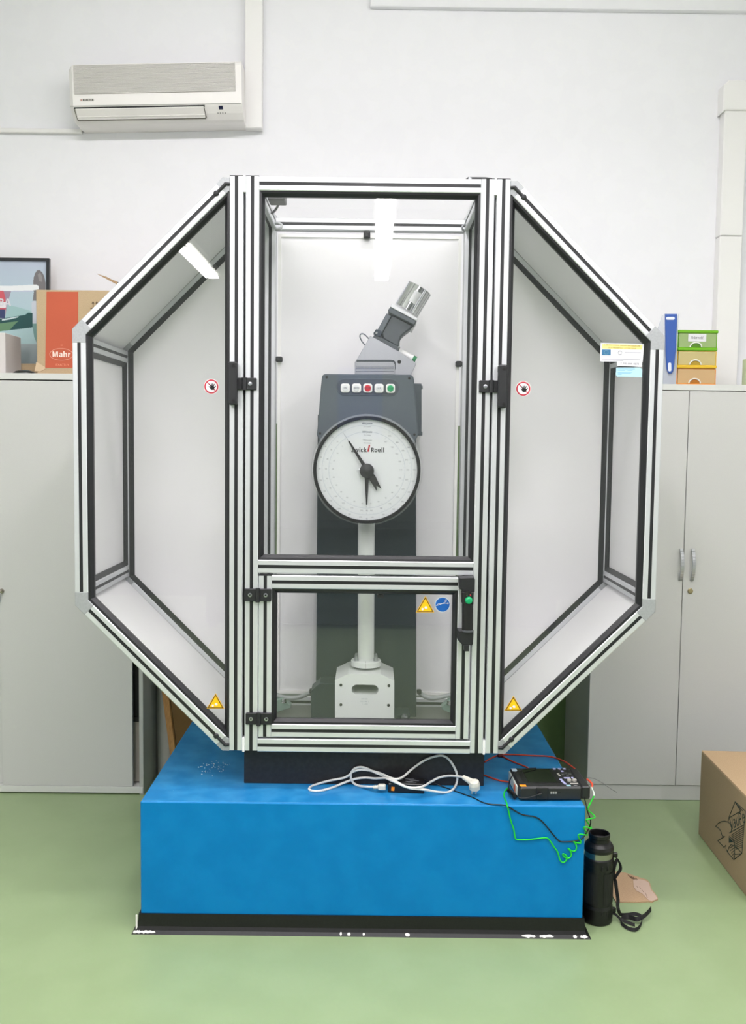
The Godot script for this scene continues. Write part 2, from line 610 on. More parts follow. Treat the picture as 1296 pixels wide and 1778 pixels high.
# ---------- the enclosure ----------
func bar(parent: Node3D, a: Vector3, z: Vector3, front: Vector3, ends := false) -> void:
	# a 45 mm slotted aluminium profile from a to z (centre line) with black slot covers
	var t := (z - a).normalized()
	var sd := front.cross(t).normalized()
	var h := W45 / 2.0
	var g := 0.0058
	var poly := PackedVector2Array()
	for k in 4:
		var ang := PI / 2 * k
		for p in [Vector2(h, -h + 0.0025), Vector2(h, -g), Vector2(h - 0.004, -g), Vector2(h - 0.004, g), Vector2(h, g), Vector2(h, h - 0.0025)]:
			poly.append(p.rotated(ang))
	var b := MB.new()
	var L := a.distance_to(z)
	b.prism(poly, L, 0.0, 0.0, Transform3D(Basis(sd, t.cross(sd), t), a))
	var o := obj("profile", b, M.alu, parent)
	b = MB.new()
	for k in 4:
		var d := Vector2(h - 0.0028, 0).rotated(PI / 2 * k)
		var wdt := Vector2(0.0024, g * 2.0 - 0.0001)
		var sz := Vector3(wdt.x if k % 2 == 0 else wdt.y, wdt.y if k % 2 == 0 else wdt.x, L - 0.0004)
		b.box((a + z) / 2 + sd * d.x + t.cross(sd) * d.y, sz, 0.0, Basis(sd, t.cross(sd), t))
	obj("slot_cover", b, M.slot, o)
	if ends:
		b = MB.new()
		b.box(z + t * 0.0013, Vector3(W45, W45, 0.0026), 0.0008, Basis(sd, t.cross(sd), t))
		obj("end_cap", b, M.black, o)


func wing_points(s: float) -> Dictionary:
	# outline of a wing in front view: corner points of the profiles' outer and inner faces; s = -1 the left, 1 the right wing
	var xo := CX + s * 0.988
	var xi := CX + s * 0.943
	return {"xo": xo, "xi": xi, "post_o": CX + s * 0.4185, "post_i": CX + s * 0.4635, "top": 2.517, "bot": 0.585}


func sgn(p: PackedVector2Array, s: float) -> PackedVector2Array:
	var r := PackedVector2Array()
	for v in p:
		r.append(Vector2(CX + s * v.x, v.y))
	return r


func enclosure() -> void:
	var t := thing("safety_enclosure", "octagonal aluminium framed safety enclosure with glass front and swing-out side wings", "enclosure", Vector3(CX, 0.585, -3.5))
	var front := Vector3.BACK
	var zf := -F - W45 / 2.0          # centre line of the front frame
	var zr := -R - W45 / 2.0
	var b: MB
	# ----- posts -----
	for s in [-1.0, 1.0]:
		for k in [0.441, 0.388]:
			for z in [zf, zr]:
				bar(t, Vector3(CX + s * k, 0.588, z), Vector3(CX + s * k, 2.52, z), front, true)
		# blocks that close the gap between the two posts
		for y in [2.494, 0.607]:
			b = MB.new()
			b.box(Vector3(CX + s * 0.4145, y, zf + 0.003), Vector3(0.0076, 0.05, 0.036), 0.001)
			obj("spacer", b, M.white, t)
		b = MB.new()
		b.box(Vector3(CX + s * 0.4145, 1.55, zf - 0.008), Vector3(0.0076, 1.83, 0.012), 0.0)
		obj("seal", b, M.black, t)
	# ----- centre beams -----
	var x0 := CX - 0.3655
	var x1 := CX + 0.3655
	for y in [2.4975, 1.226, 0.607]:
		bar(t, Vector3(x0, y, zf), Vector3(x1, y, zf), front)
	for y in [2.4915, 0.607]:
		bar(t, Vector3(x0, y, zr), Vector3(x1, y, zr), front)
	for s in [-1.0, 1.0]:
		for k in [0.388, 0.441]:
			for y in [2.4975, 0.607]:
				if k == 0.388 or y > 2:
					bar(t, Vector3(CX + s * k, y, -F - W45), Vector3(CX + s * k, y, -R), Vector3.RIGHT)
	# ----- upper centre window -----
	pane_in(t, rect(x0, 1.2485, x1, 2.475), -F, "glass_pane", M.glass, 0.0165)
	# ----- rear panel of the centre -----
	b = MB.new()
	b.box(Vector3(CX - 0.0012, 1.5465, -R - 0.012), Vector3(0.7125, 1.813, 0.006))
	var pn := obj("back_panel", b, mat(Color(0.90, 0.90, 0.905), 0.35), t)
	b = MB.new()
	var po := rect(CX - 0.3575, 0.64, CX + 0.355, 2.453)
	b.ring(po, MB.inset(po, 0.012), -R - 0.004, -R - 0.004, -R - 0.012)
	obj("edge_trim", b, M.white, pn)
	for q in [[637.5, 408, 0.026, 0.030], [485, 624, 0.026, 0.022], [797, 632, 0.026, 0.022]]:
		var p := at(q[0], q[1], R - 0.008)
		b = MB.new()
		b.box(p, Vector3(q[2], q[3], 0.022), 0.004)
		b.box(p + Vector3(0, -0.002, 0.008), Vector3(q[2] * 0.6, q[3] * 0.6, 0.012), 0.003)
		obj("panel_clip", b, M.black, pn)
	# floor tray of the enclosure
	b = MB.new()
	b.box(Vector3(CX, 0.592, -3.53), Vector3(0.73, 0.006, 0.5))
	obj("tray", b, mat(Color(0.45, 0.46, 0.44), 0.5, 0.3), t)
	# ----- wings -----
	for s in [-1.0, 1.0]:
		wing(t, s)
	door(t)
	fittings(t)


func pane_in(t: Node3D, opening: PackedVector2Array, zface: float, called: String, m: Material, lip := 0.017) -> void:
	# a pane held by a black rubber gasket in an opening of the frame; zface is the frame's front face
	var o := MB.ccw(opening)
	var i := MB.inset(o, lip)
	var b := MB.new()
	b.prism(MB.inset(o, lip * 0.4), zface - 0.0195, zface - 0.0245)
	var p := obj(called, b, m, t)
	b = MB.new()
	b.ring(o, MB.inset(o, lip * 0.45), zface - 0.003, zface - 0.0045, zface - 0.034)
	b.ring(MB.inset(o, lip * 0.45), i, zface - 0.0045, zface - 0.0165, zface - 0.030)
	obj("gasket", b, M.rubber, p)


func wing(t: Node3D, s: float) -> void:
	var q := sqrt(0.5)
	var b: MB
	for zface in [-F, -R]:
		var zc: float = zface - W45 / 2.0
		# outer vertical
		bar(t, Vector3(CX + s * 0.9655, 1.1305, zc), Vector3(CX + s * 0.9655, 1.9705, zc), Vector3.BACK)
		for v in [1.0, -1.0]:
			var yo := 2.0155 if v > 0 else 1.0855     # outer corner height
			var ye := 2.5155 if v > 0 else 0.5855
			# diagonal: outer line from (0.988, yo) to (0.4865, ye)
			var d := Vector2(-q, v * q)
			var nrm := Vector2(-q, -v * q)            # towards the inside
			var p0 := Vector2(0.988, yo) + d * 0.0455 + nrm * W45 / 2.0
			var p1 := Vector2(0.4865, ye) - d * 0.030 + nrm * W45 / 2.0
			bar(t, Vector3(CX + s * p0.x, p0.y, zc), Vector3(CX + s * p1.x, p1.y, zc), Vector3.BACK)
			# corner bracket
			var c0 := Vector2(0.988, yo)
			var poly := PackedVector2Array([c0, c0 + d * 0.0455, c0 + d * 0.0455 + nrm * W45, Vector2(0.943, yo - v * 0.0186), Vector2(0.943, yo - v * 0.0455), Vector2(0.988, yo - v * 0.0455)])
			b = MB.new()
			b.prism(sgn(poly, s), zface + 0.0006, zface - W45, 0.0015)
			obj("corner_bracket", b, M.bracket, t)
			# bracket at the post
			var e0 := Vector2(0.4865, ye)
			poly = PackedVector2Array([e0, e0 - d * 0.030, e0 - d * 0.030 + nrm * W45, Vector2(0.4679, ye - v * W45), Vector2(0.4637, ye - v * W45), Vector2(0.4637, ye)])
			b = MB.new()
			b.prism(sgn(poly, s), zface - 0.0012, zface - W45, 0.0012)
			var br := obj("post_bracket", b, M.bracket, t)
			if zface == -F:
				# black cover strip that bends round the bracket, with its ball catch
				b = MB.new()
				var m0 := e0 - d * 0.052 + nrm * W45 / 2.0
				var pts := [m0, e0 - d * 0.012 + nrm * W45 / 2.0, Vector2(0.478, ye - v * 0.0215), Vector2(0.4637, ye - v * W45 / 2.0)]
				var w3 := []
				for p in pts:
					w3.append(Vector3(CX + s * p.x, p.y, zface + 0.0005))
				b.tube(smooth(w3, 4), 0.0058, 8)
				b.lathe([Vector2(0, -0.004), Vector2(0.009, -0.003), Vector2(0.009, 0.004), Vector2(0.006, 0.007), Vector2(0, 0.008)], Transform3D(facing(), Vector3(CX + s * m0.x, m0.y, zface)), 16)
				obj("hinge_cord", b, M.black, br)
		# the pane of this frame
		var win := sgn(PackedVector2Array([Vector2(0.943, 1.1041), Vector2(0.943, 1.9969), Vector2(0.4635, 2.4764), Vector2(0.4635, 0.6246)]), s)
		pane_in(t, win, zface, "glass_pane" if zface == -F else "back_panel", M.glass if zface == -F else M.panel, 0.0175)
	# sloping and upright white side panels between the front and the rear frame
	for v in [1.0, -1.0]:
		var yo := 2.0155 if v > 0 else 1.0855
		var d := Vector2(-q, v * q)
		var nrm := Vector2(-q, -v * q)
		var m := (Vector2(0.988, yo) + Vector2(0.4865, 2.5155 if v > 0 else 0.5855)) / 2.0 + nrm * 0.024
		b = MB.new()
		b.box(Vector3(CX + s * m.x, m.y, -(F + W45 + R) / 2.0), Vector3(0.71, 0.006, R - F - W45 + 0.012), 0.0, Basis(Vector3(s * d.x, d.y, 0), Vector3(-s * nrm.x, -nrm.y, 0), Vector3.BACK if s < 0 else Vector3.FORWARD))
		obj("slope_panel", b, M.panel, t)
		# the cross profile of the upright side panel's frame
		bar(t, Vector3(CX + s * 0.9655, 1.551 + v * 0.4205, -F - W45), Vector3(CX + s * 0.9655, 1.551 + v * 0.4205, -R), Vector3.RIGHT)
	var xf := Transform3D(Basis(Vector3(0, 0, s), Vector3.UP, Vector3(-s, 0, 0)), Vector3.ZERO)
	# the side panel: local x runs along s*z, local z towards the inside
	var za := -F - W45
	var zb := -R
	var o := MB.ccw(rect(minf(za * s, zb * s), 1.153, maxf(za * s, zb * s), 1.949))
	var face := -s * (CX + s * 0.943)
	b = MB.new()
	b.prism(MB.inset(o, 0.006), face - 0.018, face - 0.024, 0.0, xf)
	var p := obj("side_panel", b, M.panel, t)
	b = MB.new()
	b.ring(o, MB.inset(o, 0.017), face - 0.004, face - 0.012, face - 0.03, xf)
	obj("gasket", b, M.rubber, p)


func hinge(parent: Node3D, px: float, py: float, w: float, h: float, screws: Array) -> void:
	var p := at(px, py, F - 0.006)
	var b := MB.new()
	b.prism(rounded(p.x - w / 2, p.y - h / 2, p.x + w / 2, p.y + h / 2, 0.004), -F + 0.010, -F - 0.001, 0.0015)
	b.tube([p + Vector3(0, h / 2 + 0.003, 0.006), p + Vector3(0, -h / 2 - 0.003, 0.006)], 0.0075, 14)
	var o := obj("hinge", b, M.black, parent)
	for sx in screws:
		b = MB.new()
		b.lathe([Vector2(0.0072, 0), Vector2(0.0068, 0.0015), Vector2(0.003, 0.002), Vector2(0.0028, 0.0005), Vector2(0, 0.0005)], Transform3D(facing(), Vector3(p.x + sx, p.y, -F + 0.0095)), 16)
		obj("screw", b, M.steel, o)


func door(t: Node3D) -> void:
	var zf := -F - W45 / 2.0
	var x0 := CX - 0.3635
	var x1 := CX + 0.3635
	bar(t, Vector3(x0 + 0.0225, 0.637, zf), Vector3(x0 + 0.0225, 1.194, zf), Vector3.BACK, true)
	bar(t, Vector3(x1 - 0.0265, 0.637, zf), Vector3(x1 - 0.0265, 1.194, zf), Vector3.BACK)
	for y in [1.1735, 0.659]:
		bar(t, Vector3(x0 + 0.045, y, zf), Vector3(x1 - 0.049, y, zf), Vector3.BACK)
	pane_in(t, rect(x0 + 0.045, 0.6815, x1 - 0.049, 1.151), -F, "door_pane", M.glass, 0.0165)
	hinge(t, 448, 1033, 0.092, 0.042, [-0.0265, 0.0265])
	hinge(t, 449.5, 1248, 0.090, 0.040, [-0.0265, 0.0265])
	# locking door handle with a green release button
	var b := MB.new()
	var d := F - 0.03
	b.prism(flat([797.5, 1002, 823, 1001, 824.5, 1006, 824, 1027, 803, 1027, 802, 1023, 798, 1022], d), -F + 0.045, -F - 0.003, 0.003)
	b.prism(flat([795, 1093, 822, 1093, 822, 1100, 821, 1117, 819, 1119, 803, 1119, 795, 1110], d), -F + 0.045, -F - 0.003, 0.003)
	b.box(at(810, 1124, d), Vector3(0.017, 0.022, 0.03), 0.002)
	b.box(Vector3(at(812, 1060, d).x, at(812, 1060, d).y, -F + 0.008), Vector3(0.018, 0.2, 0.012), 0.002)
	var h := obj("door_handle", b, M.black, t)
	b = MB.new()
	b.tube([at(812.5, 1025, F - 0.036), at(812, 1095, F - 0.036)], 0.0185, 20)
	b.prism(flat([802.5, 1028, 823, 1028, 822.5, 1049, 805, 1050, 802.5, 1047], F - 0.05), -F + 0.052, -F + 0.02, 0.002)
	obj("grip", b, M.dark, h)
	b = MB.new()
	var g := at(814.5, 1042.5, F - 0.056)
	b.lathe([Vector2(0.0125, -0.006), Vector2(0.0125, 0.0), Vector2(0.011, 0.004), Vector2(0.007, 0.0065), Vector2(0, 0.0075)], Transform3D(facing(), g), 24)
	obj("release_button", b, M.green, h)
	b = MB.new()
	b.lathe([Vector2(0.0025, -0.003), Vector2(0.0025, 0.0), Vector2(0.001, 0.001), Vector2(0, 0.001)], Transform3D(facing(), at(811.5, 1033.4, F - 0.053)), 10)
	obj("green_diode", b, mat(Color(0.45, 0.75, 0.3), 0.4), h)
	b = MB.new()
	b.lathe([Vector2(0.0025, -0.003), Vector2(0.0025, 0.0), Vector2(0.001, 0.001), Vector2(0, 0.001)], Transform3D(facing(), at(817, 1033.4, F - 0.053)), 10)
	obj("red_diode", b, mat(Color(0.75, 0.12, 0.14), 0.4), h)
	b = MB.new()
	b.tube([at(812.3, 1093, F - 0.036), at(812.2, 1096.5, F - 0.036)], 0.0195, 20)
	obj("collar", b, mat(Color(0.32, 0.33, 0.35), 0.3), h)
	# latch that meets the door from inside, on the crossbeam
	b = MB.new()
	b.box(at(661, 1034, F + 0.05), Vector3(0.022, 0.014, 0.03), 0.003)
	obj("inner_latch", b, M.black, t)


func disc_sign(t: Node3D, called: String, px: float, py: float, r: float, rim: Color, fill: Color) -> MeshInstance3D:
	var p := at(px, py, F + 0.0188)
	var z := -F - 0.0188
	var b := MB.new()
	b.prism(circle(Vector2(p.x, p.y), r, 40), z, z - 0.0007)
	var o := obj(called, b, mat(rim, 0.5), t)
	b = MB.new()
	b.prism(circle(Vector2(p.x, p.y), r * 0.93, 40), z + 0.0004, z)
	obj("field", b, mat(fill, 0.5), o)
	return o


func fittings(t: Node3D) -> void:
	var b: MB
	# wing handles with their latch plates
	for v in [[404.5, 665.5, 428, 666.5, 434.5], [872.5, 671, 850, 671, 843.2]]:
		var p := at(v[0], v[1], F - 0.02)
		b = MB.new()
		b.prism(rounded(p.x - 0.0155, p.y - 0.071, p.x + 0.0155, p.y + 0.071, 0.007), -F + 0.034, -F + 0.018, 0.004)
		b.box(p + Vector3(0, 0.058, -0.008), Vector3(0.028, 0.026, 0.032), 0.004)
		b.box(p + Vector3(0, -0.058, -0.008), Vector3(0.028, 0.026, 0.032), 0.004)
		var h := obj("wing_handle", b, M.black, t)
		b = MB.new()
		var dz := Transform3D(facing(), Vector3(p.x + 0.004, p.y - 0.058, -F + 0.035))
		b.lathe([Vector2(0.0055, 0), Vector2(0.0055, 0.001), Vector2(0.0035, 0.0012), Vector2(0.003, 0.0002), Vector2(0, 0.0002)], dz, 16)
		dz.origin.y = p.y + 0.058
		b.lathe([Vector2(0.0055, 0), Vector2(0.0055, 0.001), Vector2(0.0035, 0.0012), Vector2(0.003, 0.0002), Vector2(0, 0.0002)], dz, 16)
		obj("bolt", b, M.dark, h)
		p = at(v[2], v[3], F - 0.005)
		b = MB.new()
		b.prism(rounded(p.x - 0.034, p.y - 0.020, p.x + 0.034, p.y + 0.020, 0.003), -F + 0.011, -F - 0.001, 0.0015)
		b.tube([p + Vector3((p.x - at(v[4], 666, F).x) * 0.5, 0.0205, 0.004), p + Vector3((p.x - at(v[4], 666, F).x) * 0.5, -0.0205, 0.004)], 0.009, 14)
		var l := obj("latch_plate", b, M.black, t)
		b = MB.new()
		p = at(v[4], v[3], F - 0.012)
		b.lathe([Vector2(0.0068, -0.003), Vector2(0.0066, 0.001), Vector2(0.003, 0.0016), Vector2(0.0028, 0.0004), Vector2(0, 0.0004)], Transform3D(facing(), p), 16)
		obj("screw", b, M.steel, l)
	# no-touch signs
	for v in [[367.2, 671.2], [909, 675]]:
		var o := disc_sign(t, "prohibition_sign", v[0], v[1], 0.0255, Color(0.93, 0.9, 0.9), Color(0.72, 0.13, 0.22))
		var p := at(v[0], v[1], F + 0.0188)
		var z := -F - 0.0188 + 0.0004
		b = MB.new()
		b.prism(circle(Vector2(p.x, p.y), 0.0192, 36), z + 0.0003, z)
		obj("inner_field", b, M.paper, o)
		b = MB.new()
		b.prism(PackedVector2Array([Vector2(p.x - 0.0145, p.y + 0.0165), Vector2(p.x - 0.0165, p.y + 0.0145), Vector2(p.x + 0.0145, p.y - 0.0165), Vector2(p.x + 0.0165, p.y - 0.0145)]), z + 0.0005, z)
		obj("slash", b, M.signred, o)
		b = MB.new()
		var hx := p.x + 0.0035
		var hy := p.y - 0.004
		b.prism(PackedVector2Array([Vector2(hx - 0.008, hy), Vector2(hx - 0.005, hy - 0.007), Vector2(hx + 0.005, hy - 0.007), Vector2(hx + 0.0065, hy), Vector2(hx + 0.005, hy + 0.006), Vector2(hx - 0.006, hy + 0.006)]), z + 0.0008, z)
		for f in [[-0.0068, 0.004, 0.0135, 2.05], [-0.003, 0.005, 0.016, 1.75], [0.0005, 0.005, 0.0165, 1.5], [0.004, 0.004, 0.0155, 1.2]]:
			var a := Vector2(hx + f[0] * 0.8, hy + f[1])
			var e := a + Vector2(cos(f[3]), sin(f[3])) * 0.0085
			b.prism(stadium(a, e, 0.00135, 5), z + 0.0008, z)
		b.prism(stadium(Vector2(hx + 0.005, hy - 0.001), Vector2(hx + 0.0105, hy + 0.0055), 0.0015, 5), z + 0.0008, z)
		b.prism(stadium(Vector2(hx - 0.0075, hy), Vector2(hx - 0.0115, hy + 0.004), 0.0012, 5), z + 0.0008, z)
		obj("hand_symbol", b, M.ink, o)
	# yellow crush-hazard triangles
	for v in [[374.5, 1205.5, 360.5, 1229.5, 388, 1229.5], [892, 1210, 877.5, 1233.5, 905.5, 1233.5], [739.2, 1036.5, 724, 1062.5, 753, 1062.5]]:
		var z := -F - 0.0188
		var tri := MB.ccw(flat(v, F + 0.0188))
		b = MB.new()
		b.prism(MB.inset(tri, -0.002), z, z - 0.0007)
		var o := obj("warning_sign", b, mat(Color(0.93, 0.72, 0.2), 0.5), t)
		b = MB.new()
		b.prism(tri, z + 0.0003, z)
		obj("border", b, mat(Color(0.24, 0.15, 0.03), 0.5), o)
		b = MB.new()
		var inn := MB.inset(tri, 0.0026)
		b.prism(inn, z + 0.0006, z)
		obj("field", b, M.yellow, o)
		b = MB.new()
		var m := (tri[0] + tri[1] + tri[2]) / 3.0
		b.prism(circle(m + Vector2(-0.009, -0.0075), 0.0038, 12, 0.0042), z + 0.0009, z)
		b.prism(PackedVector2Array([m + Vector2(-0.003, -0.003), m + Vector2(0.002, -0.0075), m + Vector2(0.008, -0.005), m + Vector2(0.006, 0.0015), m + Vector2(-0.001, 0.002)]), z + 0.0009, z)
		obj("hand_symbol", b, M.paper, o)
	# blue use-tongs sign
	var o2 := disc_sign(t, "mandatory_sign", 768.8, 1049.8, 0.0258, Color(0.85, 0.92, 0.97), Color(0.0, 0.36, 0.70))
	b = MB.new()
	var zt := -F - 0.0184
	for v in [[759.5, 1053, 768.8, 1049.8, 777, 1045, 774, 1045.5], [758.5, 1053.5, 762, 1050.3, 770, 1049.6, 780, 1048.8]]:
		var pts := []
		for i in range(0, 8, 2):
			var p := at(v[i], v[i + 1], F)
			pts.append(Vector3(p.x, p.y, zt))
		b.tube(smooth(pts.slice(0, 3) if v[6] == 774 else pts, 4), 0.0009, 6)
	for v in [[775, 1043.7], [778.6, 1049.3]]:
		var p := at(v[0], v[1], F)
		var ringp := []
		for i in 13:
			ringp.append(Vector3(p.x + cos(TAU * i / 12) * 0.0026, p.y + sin(TAU * i / 12) * 0.0022, zt))
		b.tube(ringp, 0.0007, 5)
	obj("tongs_symbol", b, M.paper, o2)
	# paper labels stuck on the right wing's pane
	var z := -F - 0.0186
	b = MB.new()
	b.prism(flat([1043.5, 595.2, 1119, 597.2, 1116.5, 628.5, 1043, 627.5], F + 0.0186), z, z - 0.0009)
	var card := obj("information_card", b, M.paper, t, "white laboratory card with a yellow heading and a blue flag")
	b = MB.new()
	b.prism(flat([1046, 597, 1116, 598.8, 1115.2, 607, 1046, 605.4], F + 0.0186), z + 0.0003, z)
	obj("heading_band", b, mat(Color(0.95, 0.88, 0.55), 0.7), card)
	b = MB.new()
	text(b, "LABORATORIUM BADAŃ MATERIAŁÓW", 0.0066, Vector3(at(1081, 600.2, F + 0.0186).x, at(1081, 599.9, F + 0.0186).y, z + 0.0004), true, Basis(Vector3.BACK, -0.022))
	text(b, "DLA PRZEMYSŁU LOTNICZEGO", 0.0066, Vector3(at(1081, 604.2, F + 0.0186).x, at(1081, 604.2, F + 0.0186).y, z + 0.0004), true, Basis(Vector3.BACK, -0.022))
	obj("heading", b, mat(Color(0.62, 0.58, 0.36), 0.8), card)
	b = MB.new()
	b.prism(flat([1045.7, 606.8, 1061, 607, 1060.8, 617, 1045.5, 616.8], F + 0.0186), z + 0.0003, z)
	obj("flag", b, mat(Color(0.20, 0.42, 0.58), 0.7), card)
	b = MB.new()
	var fc := at(1053.2, 611.9, F + 0.0186)
	for i in 12:
		b.prism(circle(Vector2(fc.x + cos(TAU * i / 12) * 0.0065, fc.y + sin(TAU * i / 12) * 0.0065), 0.0008, 6), z + 0.0005, z)
	obj("star", b, mat(Color(0.5, 0.68, 0.62), 0.7), card)
	b = MB.new()
	fc = at(1077, 612.4, F + 0.0186)
	for i in 8:
		var a := TAU * i / 8
		b.prism(circle(Vector2(fc.x + cos(a) * 0.0065, fc.y + sin(a) * 0.0065), 0.0019, 8), z + 0.0004, z)
	b.ring(circle(Vector2(fc.x, fc.y), 0.0066, 24), circle(Vector2(fc.x, fc.y), 0.0054, 24), z + 0.0004, z + 0.0004, z)
	obj("emblem", b, mat(Color(0.78, 0.79, 0.81), 0.7), card)
	b = MB.new()
	for r in [[1085, 612, 1113, 0.0011], [1046, 619.3, 1061, 0.0009], [1046, 623.4, 1112, 0.0009], [1046, 625.3, 1083, 0.0009]]:
		var p := at(r[0], r[1], F + 0.0186)
		var e := at(r[2], r[1] + (r[2] - r[0]) * 0.022, F + 0.0186)
		b.prism(PackedVector2Array([Vector2(p.x, p.y - r[3]), Vector2(e.x, e.y - r[3]), Vector2(e.x, e.y + r[3]), Vector2(p.x, p.y + r[3])]), z + 0.0003, z)
	obj("text_line", b, mat(Color(0.62, 0.62, 0.66), 0.8), card)
	b = MB.new()
	b.prism(flat([1072, 627.5, 1116, 628.4, 1115, 637, 1072, 635], F + 0.0186), z - 0.0002, z - 0.0009)
	card = obj("number_label", b, M.paper, t, "small white number strip under the card")
	b = MB.new()
	text(b, "T  PRL-066  0873", 0.0085, Vector3(at(1094, 631.5, F + 0.0186).x, at(1094, 631.5, F + 0.0186).y, z), false, Basis(Vector3.BACK, -0.022))
	obj("lettering", b, mat(Color(0.42, 0.42, 0.46), 0.8), card)
	b = MB.new()
	b.prism(flat([1070.5, 638, 1111, 638, 1116, 641.5, 1115.3, 655, 1072, 654, 1070, 651], F + 0.0186), z - 0.0002, z - 0.0009, 0.0)
	card = obj("blue_label", b, mat(Color(0.68, 0.83, 0.91), 0.6), t, "pale blue inspection label")
	b = MB.new()
	for r in [[1073, 640.5, 1103], [1073, 643, 1085], [1090, 643, 1099], [1073, 646.5, 1098], [1073, 648.2, 1096], [1073, 650.2, 1080]]:
		var p := at(r[0], r[1], F + 0.0186)
		var e := at(r[2], r[1], F + 0.0186)
		b.prism(rect(p.x, p.y - 0.0007, e.x, p.y + 0.0007), z + 0.0001, z - 0.0003)
	obj("text_line", b, mat(Color(0.45, 0.66, 0.80), 0.8), card)
	# door switch with its cable under the top left beam; switch on top at the right
	b = MB.new()
	var p := at(482, 337, F + 0.16)
	b.box(p, Vector3(0.058, 0.06, 0.075), 0.003)
	var sw := obj("door_switch", b, mat(Color(0.42, 0.42, 0.42), 0.5), t)
	b = MB.new()
	b.tube(smooth([at(484, 350, F + 0.2), at(482.5, 358, F + 0.22), at(477, 366, F + 0.25), at(472, 370, F + 0.28)], 5), 0.0045, 8)
	obj("cable", b, mat(Color(0.5, 0.5, 0.51), 0.5), sw)
	b = MB.new()
	b.tube(smooth([at(479, 388, R - 0.03), at(484, 387.5, R - 0.05), at(489.5, 391, R - 0.05), at(487, 396.5, R - 0.05), at(479, 398.5, R - 0.03)], 5), 0.005, 8)
	obj("cable_loop", b, mat(Color(0.72, 0.73, 0.74), 0.5), t)
	b = MB.new()
	b.tube(smooth([at(808, 390, R - 0.03), at(804, 392, R - 0.05), at(803, 397, R - 0.05), at(807, 402, R - 0.03)], 5), 0.004, 8)
	obj("cable_loop", b, mat(Color(0.62, 0.63, 0.65), 0.5), t)
	b = MB.new()
	p = at(832, 309, F + 0.03)
	b.prism(PackedVector2Array([Vector2(p.x - 0.048, 2.5205), Vector2(p.x + 0.042, 2.5205), Vector2(p.x + 0.042, 2.526), Vector2(p.x + 0.02, 2.5285), Vector2(p.x - 0.038, 2.5285)]), -F - 0.008, -F - 0.04, 0.001)
	var cov := obj("top_switch", b, M.black, t)
	b = MB.new()
	p = at(817, 309.5, F - 0.001)
	b.lathe([Vector2(0.006, -0.01), Vector2(0.006, 0.0), Vector2(0.003, 0.003), Vector2(0, 0.0035)], Transform3D(facing(), Vector3(p.x, 2.523, -F - 0.006)), 14)
	obj("screw", b, M.steel, cov)


# ---------- the impact tester ----------
func screw_at(parent: Node3D, px: float, py: float, d: float, r: float, m: Material, called := "screw") -> void:
	var b := MB.new()
	b.lathe([Vector2(r, -0.004), Vector2(r, 0.0015), Vector2(r * 0.8, 0.0022), Vector2(r * 0.45, 0.0022), Vector2(r * 0.4, 0.0008), Vector2(0, 0.0008)], Transform3D(facing(), at(px, py, d)), 14)
	obj(called, b, m, parent)


